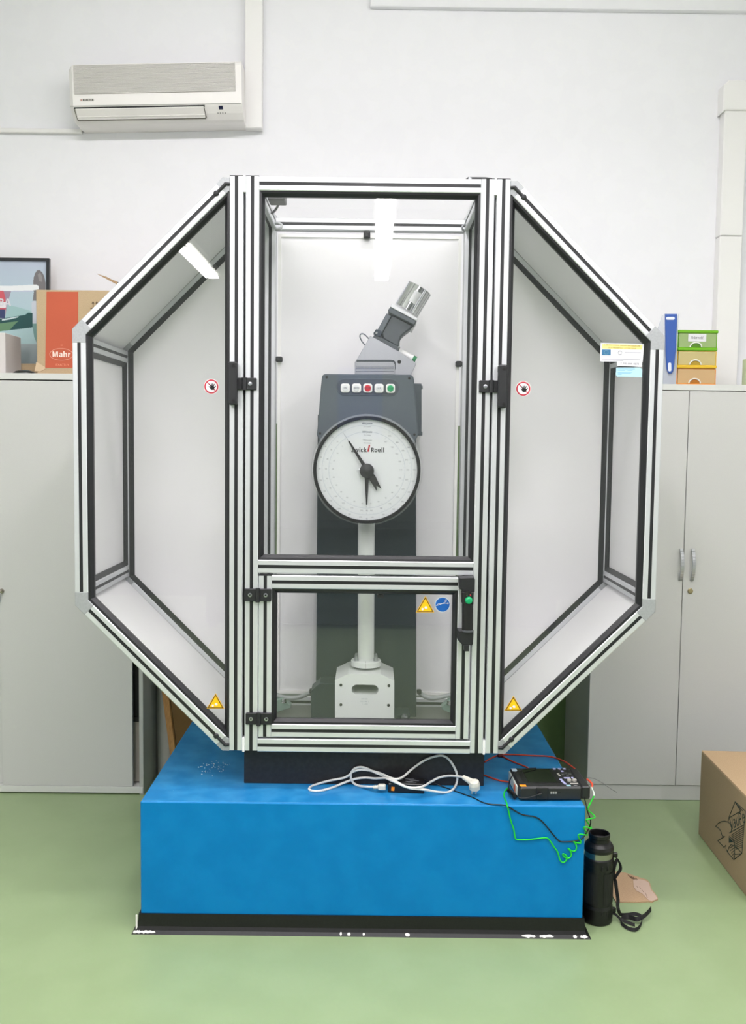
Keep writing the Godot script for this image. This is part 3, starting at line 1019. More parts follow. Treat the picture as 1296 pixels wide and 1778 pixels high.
func tester() -> void:
	var b := MB.new()
	b.box(Vector3(-0.0137, 0.5105, -3.55), Vector3(0.8455, 0.129, 0.526), 0.002)
	tag(obj("base_block", b, M.base), "low black base block between the blue plinth and the enclosure", "base")
	var t := thing("impact_tester", "dark grey pendulum impact tester with round dial and release motor inside the enclosure", "testing machine", Vector3(CX, 0.595, -3.6))
	# column
	b = MB.new()
	b.prism(flat([552, 720, 723, 720, 723.5, 1250, 548.5, 1250], 3.62), -3.62, -3.735, 0.004)
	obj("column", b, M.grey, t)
	# head
	b = MB.new()
	var hd := 3.44
	b.prism(flat([559, 655, 561, 651, 565, 649.2, 713, 650.6, 717, 652.5, 719, 657, 727, 752, 726, 757, 722, 765, 690, 830, 585, 830, 555, 765, 550.5, 756, 550.8, 751], hd), -hd, -3.70, 0.004)
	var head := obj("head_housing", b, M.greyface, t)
	for v in [[567.5, 655], [711, 657], [556, 752.6], [720, 754.5]]:
		screw_at(head, v[0], v[1], hd, 0.0045, M.dark)
	b = MB.new()
	b.prism(flat([712, 665.5, 732.5, 666, 732.5, 756, 712, 757], 3.52), -3.52, -3.70, 0.004)
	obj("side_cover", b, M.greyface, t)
	b = MB.new()
	for v in [[733, 672.5], [732.5, 753]]:
		var p := at(v[0], v[1], 3.52)
		b.tube([p + Vector3(-0.004, 0, -0.01), p + Vector3(0.003, 0, -0.01)], 0.007, 12)
	obj("cover_knob", b, M.greyface, t)
	# recessed button panel
	var pl := at(599, 672, hd)
	var pr := at(678.5, 672.8, hd)
	var rr := 0.0315
	b = MB.new()
	var so := stadium(Vector2(pl.x, pl.y), Vector2(pr.x, pr.y), rr, 14)
	b.ring(so, MB.inset(so, 0.003), -hd + 0.0005, -hd + 0.0022, -hd - 0.001)
	var bp := obj("button_panel", b, M.greyface, t)
	b = MB.new()
	b.prism(MB.inset(so, 0.0028), -hd + 0.0004, -hd - 0.001)
	obj("panel_field", b, mat(Color(0.25, 0.28, 0.31), 0.45), bp)
	var caps := [[599.9, 674, "ON", M.white], [619.5, 674, "AUTO", M.white], [638.9, 674.2, "STOP", M.red], [658.5, 674.5, "SET", M.white], [678.3, 674.8, "START", M.green]]
	for v in caps:
		var p := at(v[0], v[1], hd)
		b = MB.new()
		b.prism(rounded(p.x - 0.0163, p.y - 0.0163, p.x + 0.0163, p.y + 0.0163, 0.009), -hd + 0.009, -hd, 0.003)
		var bt := obj("push_button", b, M.white, t)
		b = MB.new()
		b.lathe([Vector2(0.0108, -0.002), Vector2(0.0108, 0.0014), Vector2(0.0095, 0.0025), Vector2(0, 0.003)], Transform3D(facing(), Vector3(p.x, p.y, -hd + 0.009)), 24)
		b.ring(circle(Vector2(p.x, p.y), 0.0122, 24), circle(Vector2(p.x, p.y), 0.0114, 24), -hd + 0.0095, -hd + 0.0095, -hd + 0.0085)
		obj("button_cap", b, v[3] if v[3] != M.white else mat(Color(0.86, 0.87, 0.87), 0.4), bt)
		b = MB.new()
		text(b, v[2], 0.0075, Vector3(p.x, p.y, -hd + 0.0122), true)
		obj("button_text", b, mat(Color(0.42, 0.42, 0.46), 0.6) if v[3] == M.white else mat(Color(0.35, 0.1, 0.1) if v[3] == M.red else Color(0.0, 0.4, 0.22), 0.6), bt)
	dial(t)
	release(t)
	pendulum(t)
	# anvil plates at the foot
	b = MB.new()
	b.prism(flat([540, 1260, 540, 1200.5, 555.5, 1186.5, 600, 1186.5, 600, 1260], 3.50), -3.50, -3.60, 0.002)
	obj("anvil_support", b, M.grey, t)
	b = MB.new()
	b.prism(flat([660, 1260, 660, 1241.5, 712, 1241.5, 712, 1260], 3.50), -3.50, -3.60, 0.002)
	obj("anvil_support", b, M.grey, t)
	var p := at(702.5, 1247, 3.49)
	b = MB.new()
	b.tube([p + Vector3(0, -0.012, 0), p + Vector3(0, 0.008, 0)], 0.0125, 16)
	b.tube([p + Vector3(0, 0.008, 0), p + Vector3(0, 0.016, 0)], 0.007, 12)
	obj("levelling_bolt", b, M.steel, t)
	# corrugated hoses
	for v in [[478, 1206, 498, 1211.5, 519, 1210.5, 540, 1202.5], [727, 1201, 740, 1210, 757, 1212, 792, 1204]]:
		var pts := []
		for i in range(0, 8, 2):
			pts.append(at(v[i], v[i + 1], 3.66 - 0.02 * (1.0 - absf(i - 3) / 3.0)))
		b = MB.new()
		var line := smooth(pts, 14)
		b.tube(line, 0.0078, 10)
		for i in range(0, line.size() - 1):
			var m: Vector3 = (line[i] + line[i + 1]) / 2.0
			var e := ((line[i + 1] - line[i]) as Vector3).normalized() * 0.0008
			b.tube([m - e, m + e], 0.0092, 10)
		obj("conduit", b, mat(Color(0.66, 0.68, 0.68), 0.5), t)
	for v in [[541.5, 1199.5], [728, 1200.5]]:
		b = MB.new()
		b.box(at(v[0], v[1], 3.64), Vector3(0.018, 0.016, 0.02), 0.003)
		obj("conduit_socket", b, M.black, t)
	# zinc-plated foot brackets
	for v in [[478, 1216, 490, 1213, 505, 1224.5, 505, 1229, 478, 1238], [789, 1216, 780, 1216, 767.5, 1227.5, 768, 1232, 789, 1241]]:
		b = MB.new()
		b.prism(flat(v, 3.62), -3.62, -3.66, 0.002)
		var f := obj("foot_bracket", b, mat(Color(0.56, 0.66, 0.62), 0.4, 0.5), t)
		b = MB.new()
		var c := at(493 if v[0] < 600 else 780, 1219 if v[0] < 600 else 1222.5, 3.62)
		b.lathe([Vector2(0.011, -0.002), Vector2(0.011, 0.002), Vector2(0.008, 0.002), Vector2(0.008, 0.012), Vector2(0, 0.013)], Transform3D(Basis(), c), 6)
		obj("bolt", b, M.chrome, f)


func dial(t: Node3D) -> void:
	var d := 3.36
	var c3 := at(637.3, 816.2, d)
	var c := Vector2(c3.x, c3.y)
	var k := d / 1668.0          # metres per pixel at this depth
	var z := -d
	var ax := Transform3D(facing(), Vector3(c.x, c.y, z))
	var b := MB.new()
	# body and black rim
	b.lathe([Vector2(0.0, -0.06), Vector2(0.175, -0.06), Vector2(93.8 * k, -0.045), Vector2(93.8 * k, 0.005), Vector2(93.0 * k, 0.007), Vector2(89.2 * k, 0.007), Vector2(88.2 * k, 0.005), Vector2(88.2 * k, -0.012)], ax, 96)
	var rim := obj("dial_rim", b, mat(Color(0.025, 0.026, 0.028), 0.45, 0.0, 0.35), t)
	b = MB.new()
	b.lathe([Vector2(89.2 * k, -0.006), Vector2(0, -0.006)], ax, 96)
	var face := obj("dial_face", b, M.dial, t)
	# clear cover that stands a little wider than the rim
	b = MB.new()
	b.lathe([Vector2(93.9 * k, -0.030), Vector2(97.8 * k, -0.030), Vector2(97.8 * k, -0.024), Vector2(93.9 * k, -0.024)], ax, 96)
	var acr := mat(Color(0.95, 0.97, 0.97, 0.12), 0.05)
	acr.transparency = BaseMaterial3D.TRANSPARENCY_ALPHA
	obj("clear_flange", b, acr, rim)
	# printed scales
	var zp := z - 0.006
	b = MB.new()
	for r in [78.6, 66.8]:
		b.ring(circle(c, (r + 0.35) * k, 96), circle(c, (r - 0.35) * k, 96), zp + 0.0004, zp + 0.0004, zp - 0.001)
	obj("scale_ring", b, mat(Color(0.70, 0.73, 0.76), 0.7), face)
	b = MB.new()
	for i in 61:
		var a := deg_to_rad(90.0 + 30.0 + 300.0 * i / 60.0)
		var u := Vector2(cos(a), sin(a))
		var w := Vector2(-u.y, u.x) * 0.22 * k
		for r in [[87.0, 85.6], [77.6, 76.4], [66.0, 64.8]]:
			var long := 1.6 if i % 5 == 0 else 0.0
			b.prism(PackedVector2Array([c + u * r[0] * k + w, c + u * r[0] * k - w, c + u * (r[1] - long) * k - w, c + u * (r[1] - long) * k + w]), zp + 0.0004, zp - 0.0005)
	obj("tick_marks", b, mat(Color(0.66, 0.68, 0.71), 0.7), face)
	b = MB.new()
	for i in 22:
		var a := deg_to_rad(90.0 + 33.0 + 294.0 * i / 21.0)
		if absf(a - deg_to_rad(270.0)) < 0.02:
			continue
		var u := Vector2(cos(a), sin(a))
		for r in [[83.2, 20], [71.5, 15], [59.3, 7]]:
			var p: Vector2 = c + u * r[0] * k
			text(b, str(i * r[1]), 0.0062, Vector3(p.x, p.y, zp + 0.0003), false)
	text(b, "0 J", 0.0058, Vector3(c.x + 0.002, c.y - 71.0 * k, zp + 0.0003), true)
	text(b, "0 J", 0.0058, Vector3(c.x + 0.002, c.y - 85.5 * k, zp + 0.0003), true)
	obj("scale_numbers", b, M.print, face)
	b = MB.new()
	var lines := [["450 Joule", 735.2, 0.0085, true], ["1D = 2 Joule", 740.8, 0.0046, false], ["300 Joule", 750.0, 0.0082, true], ["1D = 1 Joule", 755.4, 0.0046, false], ["150 Joule", 763.8, 0.0080, false], ["1D = 1 Joule", 769.3, 0.0046, false]]
	for l in lines:
		var p := at(638, l[1], d + 0.006)
		text(b, l[0], l[2], Vector3(p.x, p.y, zp + 0.0003), l[3])
	obj("range_lettering", b, M.print, face)
	b = MB.new()
	var p0 := at(610.2, 781.2, d + 0.006)
	text(b, "Zwick", 0.0218, Vector3(p0.x, p0.y, zp + 0.0003), true, Basis.from_scale(Vector3(0.92, 1, 1)), "Droid Sans", true)
	p0 = at(643.9, 781.4, d + 0.006)
	text(b, "Roell", 0.0218, Vector3(p0.x, p0.y, zp + 0.0003), true, Basis.from_scale(Vector3(0.92, 1, 1)), "Droid Sans", true)
	obj("maker_lettering", b, M.ink, face)
	b = MB.new()
	b.prism(flat([637.9, 784.4, 640.9, 784.4, 643.3, 772.5, 640.6, 772.5], d + 0.006), zp + 0.0005, zp - 0.0005)
	obj("red_slash", b, mat(Color(0.66, 0.07, 0.13), 0.6), face)
	for v in [[575.4, 753.4], [699.8, 754], [576.2, 878.6], [698.5, 878.9]]:
		b = MB.new()
		b.lathe([Vector2(0.0022, 0), Vector2(0.0018, 0.001), Vector2(0, 0.0012)], Transform3D(facing(), at(v[0], v[1], d + 0.006)), 10)
		obj("dial_screw", b, M.ink, face)
	# hands
	b = MB.new()
	b.prism(flat([629, 808, 634.5, 805.5, 607, 765.2, 604.6, 766.6], d - 0.006), z + 0.010, z + 0.007, 0.0008)
	b.prism(flat([640, 812, 652, 826, 662.7, 848.8, 654.0, 843.2, 654.8, 853.2, 636, 824], d - 0.006), z + 0.010, z + 0.007, 0.0008)
	var hand := obj("pointer", b, M.ink, t)
	b = MB.new()
	var n0 := at(605.8, 766, d - 0.004)
	var n1 := at(595, 749.5, d - 0.004)
	b.tube([n0, n1], 0.0009, 6, 0.0004)
	obj("needle_tip", b, mat(Color(0.55, 0.58, 0.60), 0.5), hand)
	b = MB.new()
	b.prism(flat([633.6, 826, 641, 826, 638.2, 876.6, 636, 876.6], d - 0.003), z + 0.005, z + 0.002, 0.0008)
	obj("rest_pointer", b, M.ink, t)
	b = MB.new()
	var h := at(637.3, 817.6, d - 0.012)
	b.lathe([Vector2(12.6 * k, -0.014), Vector2(12.6 * k, 0.0), Vector2(12.0 * k, 0.003), Vector2(0.9 * k, 0.0065), Vector2(0, 0.0066)], Transform3D(facing(), h), 40)
	obj("pointer_hub", b, mat(Color(0.09, 0.092, 0.098), 0.4), t)
	b = MB.new()
	b.tube([at(620.5, 814.8, d - 0.003), at(626, 815, d - 0.003)], 0.0007, 6)
	obj("stop_pin", b, M.chrome, t)


func release(t: Node3D) -> void:
	# wedge, gearbox and motor that lift and drop the pendulum
	var d := 3.50
	var f := func(list: Array) -> Array:       # pixels measured in a 7.624x enlargement from (600, 480)
		var r := []
		for i in list.size():
			r.append(list[i] / 7.624 + (600.0 if i % 2 == 0 else 480.0))
		return r
	var b := MB.new()
	b.prism(flat(f.call([330, 787, 365, 802, 720, 1000, 885, 1108, 940, 1150, 862, 1330, 125, 1330, 125, 1130, 148, 1105]), d), -d, -d - 0.12, 0.0015)
	var w := obj("release_bracket", b, M.brushed, t)
	b = MB.new()
	b.prism(flat(f.call([127, 1300, 127, 1133, 600, 1133, 640, 1140, 655, 1165, 655, 1300]), d), -d + 0.004, -d, 0.001)
	var sp := obj("slide_plate", b, mat(Color(0.66, 0.67, 0.69), 0.35, 0.6), w)
	b = MB.new()
	b.prism(flat(f.call([148, 1104, 600, 1104, 640, 1110, 662, 1130, 668, 1160, 668, 1230, 658, 1230, 656, 1165, 640, 1138, 600, 1132, 148, 1132]), d), -d + 0.0012, -d)
	obj("groove", b, mat(Color(0.22, 0.25, 0.27), 0.6), w)
	for y in [1195.0, 1218.0, 1252.0]:
		b = MB.new()
		b.prism(flat(f.call([135, y, 645, y, 645, y + 7, 135, y + 7]), d - 0.004), -d + 0.0048, -d + 0.003)
		obj("rib", b, M.chrome, w)
	screw_at(w, 600 + 715 / 7.624, 480 + 1131 / 7.624, d, 0.0068, M.dark)
	b = MB.new()
	var a0 := at(600 + 745 / 7.624, 480 + 1005 / 7.624, d + 0.05)
	var a1 := at(600 + 905 / 7.624, 480 + 1092 / 7.624, d + 0.05)
	b.tube([a0, a1], 0.011, 14)
	var stick := obj("sensor_arm", b, M.white, t)
	b = MB.new()
	b.tube([a1 + Vector3(-0.004, 0.002, 0.0), a1 + Vector3(0.008, -0.004, 0)], 0.0125, 14)
	obj("sensor_cap", b, mat(Color(0.10, 0.46, 0.27), 0.5), stick)
	# gearbox
	var g := mat(Color(0.26, 0.285, 0.305), 0.45)
	b = MB.new()
	b.prism(flat(f.call([362, 800, 395, 765, 725, 938, 702, 1000]), d), -d - 0.005, -d - 0.115, 0.002)
	b.prism(flat(f.call([470, 745, 600, 515, 640, 500, 900, 640, 868, 690, 800, 740, 745, 790, 722, 850, 718, 948, 500, 826]), d), -d - 0.012, -d - 0.108, 0.006)
	var gb := obj("gearbox", b, g, t)
	b = MB.new()
	b.prism(flat(f.call([545, 487, 607, 520, 500, 715, 492, 745, 425, 705]), d), -d - 0.004, -d - 0.10, 0.002)
	obj("side_plate", b, mat(Color(0.33, 0.36, 0.385), 0.45), gb)
	b = MB.new()
	b.prism(flat(f.call([373, 745, 410, 693, 492, 730, 465, 802, 395, 785]), d), -d - 0.002, -d - 0.06, 0.002)
	obj("clamp", b, mat(Color(0.10, 0.16, 0.22), 0.45), gb)
	screw_at(gb, 600 + 410 / 7.624, 480 + 750 / 7.624, d + 0.002, 0.0045, M.chrome)
	screw_at(gb, 600 + 712 / 7.624, 480 + 940 / 7.624, d + 0.004, 0.0045, M.chrome)
	b = MB.new()
	b.prism(flat(f.call([566, 440, 598, 402, 945, 592, 912, 645, 880, 632, 575, 478]), d), -d, -d - 0.112, 0.003)
	obj("flange", b, mat(Color(0.28, 0.31, 0.33), 0.45), gb)
	b = MB.new()
	b.prism(flat(f.call([590, 402, 612, 362, 958, 556, 942, 592]), d), -d + 0.002, -d - 0.114, 0.002)
	var ap := obj("adapter_plate", b, mat(Color(0.80, 0.81, 0.82), 0.4, 0.2), t)
	b = MB.new()
	b.prism(flat(f.call([870, 690, 900, 665, 930, 610, 942, 615, 892, 708]), d), -d - 0.01, -d - 0.10, 0.002)
	obj("lug", b, mat(Color(0.80, 0.81, 0.82), 0.4, 0.2), ap)
	# motor
	var m0 := at(600 + 805 / 7.624, 480 + 458 / 7.624, d + 0.057)
	var m1 := at(600 + 985 / 7.624, 480 + 158 / 7.624, d + 0.057)
	var up := (m1 - m0).normalized()
	var side := up.cross(Vector3.BACK).normalized()
	var L := m0.distance_to(m1)
	var xf := Transform3D(Basis(side, up, side.cross(up)), m0)
	b = MB.new()
	var rm := 0.0487
	b.lathe([Vector2(0, 0), Vector2(rm, 0), Vector2(rm, L - 0.002), Vector2(rm - 0.002, L), Vector2(0, L)], xf, 48)
	var mo := obj("release_motor", b, M.chrome, t)
	b = MB.new()
	for i in 4:
		var ang := PI / 4 + PI / 2 * i + 0.35
		var dd := Vector3(cos(ang), 0, sin(ang)) * (rm + 0.001)
		b.tube([xf * dd, xf * (dd + Vector3(0, L, 0))], 0.0022, 8)
	obj("tie_rod", b, M.steel, mo)
	b = MB.new()
	for i in 6:
		var a := 1.05 + 0.12 * i
		var b2 := a + 0.12
		var q := []
		for v in [[a, 0.03], [b2, 0.03], [b2, 0.075], [a, 0.075]]:
			q.append(xf * Vector3(cos(v[0]) * (rm + 0.0006), v[1], sin(v[0]) * (rm + 0.0006)))
		b.out(q, m0 + up * 0.05)
	obj("rating_plate", b, mat(Color(0.74, 0.75, 0.75), 0.5, 0.3), mo)
	# signal lead
	b = MB.new()
	b.tube(smooth([at(640.5, 588, d + 0.06), at(633, 580.5, d + 0.05), at(627, 580, d + 0.04), at(625.3, 585, d + 0.04), at(629, 593, d + 0.05), at(635, 600, d + 0.06)], 6), 0.0024, 8)
	obj("lead", b, mat(Color(0.45, 0.47, 0.51), 0.5), w)


func pendulum(t: Node3D) -> void:
	var b := MB.new()
	var top := at(636.6, 840, 3.47)
	var low := at(635.8, 1150, 3.50)
	b.tube([top, low], 0.0305, 40)
	obj("pendulum_rod", b, M.hammer, t)
	var d := 3.40
	# hammer block: two halves around the slot
	b = MB.new()
	var n := 8
	var cl := at(619.5, 1197.5, d)
	var cr := at(648.7, 1198, d)
	var r := 9.1 / 1668.0 * d
	var mid := (cl.x + cr.x) / 2.0
	var left := PackedVector2Array()
	var right := PackedVector2Array()
	var tl := flat([582, 1262, 582, 1181.5, 604.5, 1170.5], d)
	var tr := flat([661, 1171, 685, 1182, 684.8, 1262], d)
	left.append_array([Vector2(mid, tl[0].y), tl[0], tl[1], tl[2], Vector2(mid, (tl[2].y + tr[0].y) / 2)])
	for i in n + 1:
		var a := PI / 2 + PI * i / n
		left.append(Vector2(cl.x + cos(a) * r, cl.y + sin(a) * r))
	left.insert(5, Vector2(mid, cl.y + r))
	left.append(Vector2(mid, cl.y - r))
	right.append_array([Vector2(mid, tr[2].y), tr[2], tr[1], tr[0], Vector2(mid, (tl[2].y + tr[0].y) / 2), Vector2(mid, cr.y + r)])
	for i in n + 1:
		var a := PI / 2 - PI * i / n
		right.append(Vector2(cr.x + cos(a) * r, cr.y + sin(a) * r))
	right.append(Vector2(mid, cr.y - r))
	b.prism(left, -d, -d - 0.2)
	b.prism(right, -d, -d - 0.2)
	var hm := obj("pendulum_hammer", b, M.hammer, t)
	b = MB.new()
	b.box(Vector3(mid, cl.y, -d - 0.17), Vector3(0.13, 0.045, 0.02))
	obj("slot_back", b, mat(Color(0.30, 0.30, 0.26), 0.6), hm)
	b = MB.new()
	b.box(at(623, 1196, d + 0.15), Vector3(0.028, 0.03, 0.02), 0.002)
	obj("striker", b, mat(Color(0.62, 0.62, 0.54), 0.5), hm)
	for v in [[592.3, 1189.3], [675.6, 1190.5], [592.2, 1223.5], [675, 1224.5]]:
		screw_at(hm, v[0], v[1], d - 0.0005, 0.0052, M.dark, "socket_screw")
	b = MB.new()
	var tp := at(633, 1213.5, d)
	text(b, "DIN EN", 0.007, tp + Vector3(0, 0, 0.0004), false)
	text(b, "ISO 148  C", 0.007, tp + Vector3(0.002, -0.0095, 0.0004), false)
	text(b, "1   450", 0.007, tp + Vector3(0.002, -0.019, 0.0004), false)
	obj("engraved_text", b, mat(Color(0.62, 0.67, 0.66), 0.6), hm)
	# split clamp flange with its four bolts
	var fc := at(635.8, 1152, 3.50)
	b = MB.new()
	b.lathe([Vector2(0.0, -0.006), Vector2(0.056, -0.006), Vector2(0.056, 0.012), Vector2(0.054, 0.015), Vector2(0.034, 0.015), Vector2(0.034, 0.022), Vector2(0.0, 0.022)], Transform3D(Basis(), fc), 48)
	var fl := obj("clamp_flange", b, M.hammer, hm)
	b = MB.new()
	b.box(fc + Vector3(-0.002, 0.0035, 0.0545), Vector3(0.0015, 0.018, 0.004))
	b.box(fc + Vector3(-0.002, 0.0155, 0.045), Vector3(0.0015, 0.0012, 0.021))
	obj("clamp_split", b, M.dark, hm)
	for v in [[-0.036, 0.022], [0.036, 0.022], [-0.036, -0.026], [0.036, -0.026]]:
		b = MB.new()
		b.lathe([Vector2(0.0085, 0.0), Vector2(0.0085, 0.003), Vector2(0.0072, 0.003), Vector2(0.0072, 0.011), Vector2(0.0045, 0.011), Vector2(0.0045, 0.018), Vector2(0, 0.018)], Transform3D(Basis(), fc + Vector3(v[0], 0.015, v[1])), 6)
		obj("flange_bolt", b, M.steel, hm)


# ---------- cabinets ----------
func cabinets() -> void:
	var zf := -4.343
	# right: hinged doors
	var t := thing("steel_cabinet", "light grey double door cabinet with bow handles right of the enclosure", "cabinet", Vector3(1.48, 0, -4.6))
	var b := MB.new()
	b.box(Vector3(1.465, 0.951, -4.613), Vector3(0.886, 1.90, 0.504), 0.001)
	obj("body", b, mat(Color(0.64, 0.65, 0.63), 0.5), t)
	simple("plinth_panel", Vector3(1.465, 0.036, -4.3555), Vector3(0.882, 0.070, 0.014), 0.001, M.cabinet, t)
	simple("top_board", Vector3(1.465, 1.916, -4.6), Vector3(0.892, 0.027, 0.52), 0.001, M.cabtop, t)
	for v in [[1.0225, 1.4335, 1.418], [1.4365, 1.9055, 1.4705]]:
		var dr := simple("door", Vector3((v[0] + v[1]) / 2, 0.9865, zf - 0.009), Vector3(v[1] - v[0], 1.826, 0.018), 0.0012, M.cabinet, t)
		b = MB.new()
		var pts := []
		var yc := 1.109
		for i in 13:
			var a := -1.0 + 2.0 * i / 12
			pts.append(Vector3(v[2] + 0.004, yc + a * 0.073, zf + 0.003 + 0.026 * (1.0 - a * a)))
		for i in 12:
			var p: Vector3 = pts[i]
			var q: Vector3 = pts[i + 1]
			var m := (p + q) / 2
			var dy := (q - p).normalized()
			b.box(m, Vector3(0.016, p.distance_to(q) * 1.06, 0.007), 0.0015, Basis(Vector3.RIGHT, dy, Vector3.RIGHT.cross(dy)))
		obj("bow_handle", b, mat(Color(0.72, 0.73, 0.74), 0.35, 0.6), dr)
		if v[0] > 1.4:
			b = MB.new()
			b.lathe([Vector2(0.0125, -0.001), Vector2(0.0125, 0.004), Vector2(0.0095, 0.006), Vector2(0, 0.006)], Transform3D(facing(), Vector3(1.4705, 0.988, zf)), 24)
			b.box(Vector3(1.4705, 0.988, zf + 0.0062), Vector3(0.002, 0.009, 0.001))
			obj("lock", b, mat(Color(0.72, 0.66, 0.52), 0.3, 0.9), dr)
	# left: sliding doors
	t = thing("sliding_door_cabinet", "light grey sliding door cabinet at the left edge, its door not quite shut", "cabinet", Vector3(-1.9, 0, -4.6))
	simple("side_panel", Vector3(-1.0545, 0.955, -4.603), Vector3(0.019, 1.91, 0.52), 0.001, mat(Color(0.70, 0.71, 0.69), 0.5), t)
	simple("side_panel", Vector3(-2.75, 0.962, -4.603), Vector3(0.019, 1.90, 0.52), 0.001, M.cabinet, t)
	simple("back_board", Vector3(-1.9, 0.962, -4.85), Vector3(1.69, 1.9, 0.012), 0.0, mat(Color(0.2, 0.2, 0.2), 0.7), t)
	simple("top_board", Vector3(-1.9, 1.929, -4.603), Vector3(1.715, 0.028, 0.524), 0.001, M.cabtop, t)
	simple("bottom_board", Vector3(-1.9, 0.022, -4.601), Vector3(1.706, 0.03, 0.522), 0.001, M.cabtop, t)
	simple("foot_rail", Vector3(-1.9, 0.004, -4.64), Vector3(1.66, 0.008, 0.40), 0.0, M.dark, t)
	var d2 := simple("sliding_door", Vector3(-1.398, 0.974, zf - 0.010), Vector3(0.605, 1.872, 0.018), 0.001, M.cabinet, t)
	d2.set_meta("label", "right sliding door")
	simple("sliding_door", Vector3(-2.13, 0.974, zf - 0.034), Vector3(1.0, 1.872, 0.018), 0.001, M.cabinet, t)
	b = MB.new()
	b.lathe([Vector2(0.011, -0.002), Vector2(0.011, 0.006), Vector2(0.008, 0.010), Vector2(0.008, 0.016), Vector2(0.0, 0.018)], Transform3D(facing(), Vector3(-1.690, 0.950, zf - 0.001)), 20)
	obj("lock", b, mat(Color(0.66, 0.63, 0.58), 0.25, 0.9), d2)
	b = MB.new()
	b.box(Vector3(-1.698, 0.918, zf + 0.012), Vector3(0.010, 0.036, 0.003), 0.001)
	obj("key", b, M.steel, d2)
	# what shows in the gap: a dark shelf above, papers below
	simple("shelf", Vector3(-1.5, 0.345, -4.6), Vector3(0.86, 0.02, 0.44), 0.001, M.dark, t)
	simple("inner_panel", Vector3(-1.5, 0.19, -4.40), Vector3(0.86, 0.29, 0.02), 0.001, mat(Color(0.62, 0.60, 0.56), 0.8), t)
	simple("inner_panel", Vector3(-1.5, 1.13, -4.40), Vector3(0.86, 1.55, 0.02), 0.001, M.dark, t)


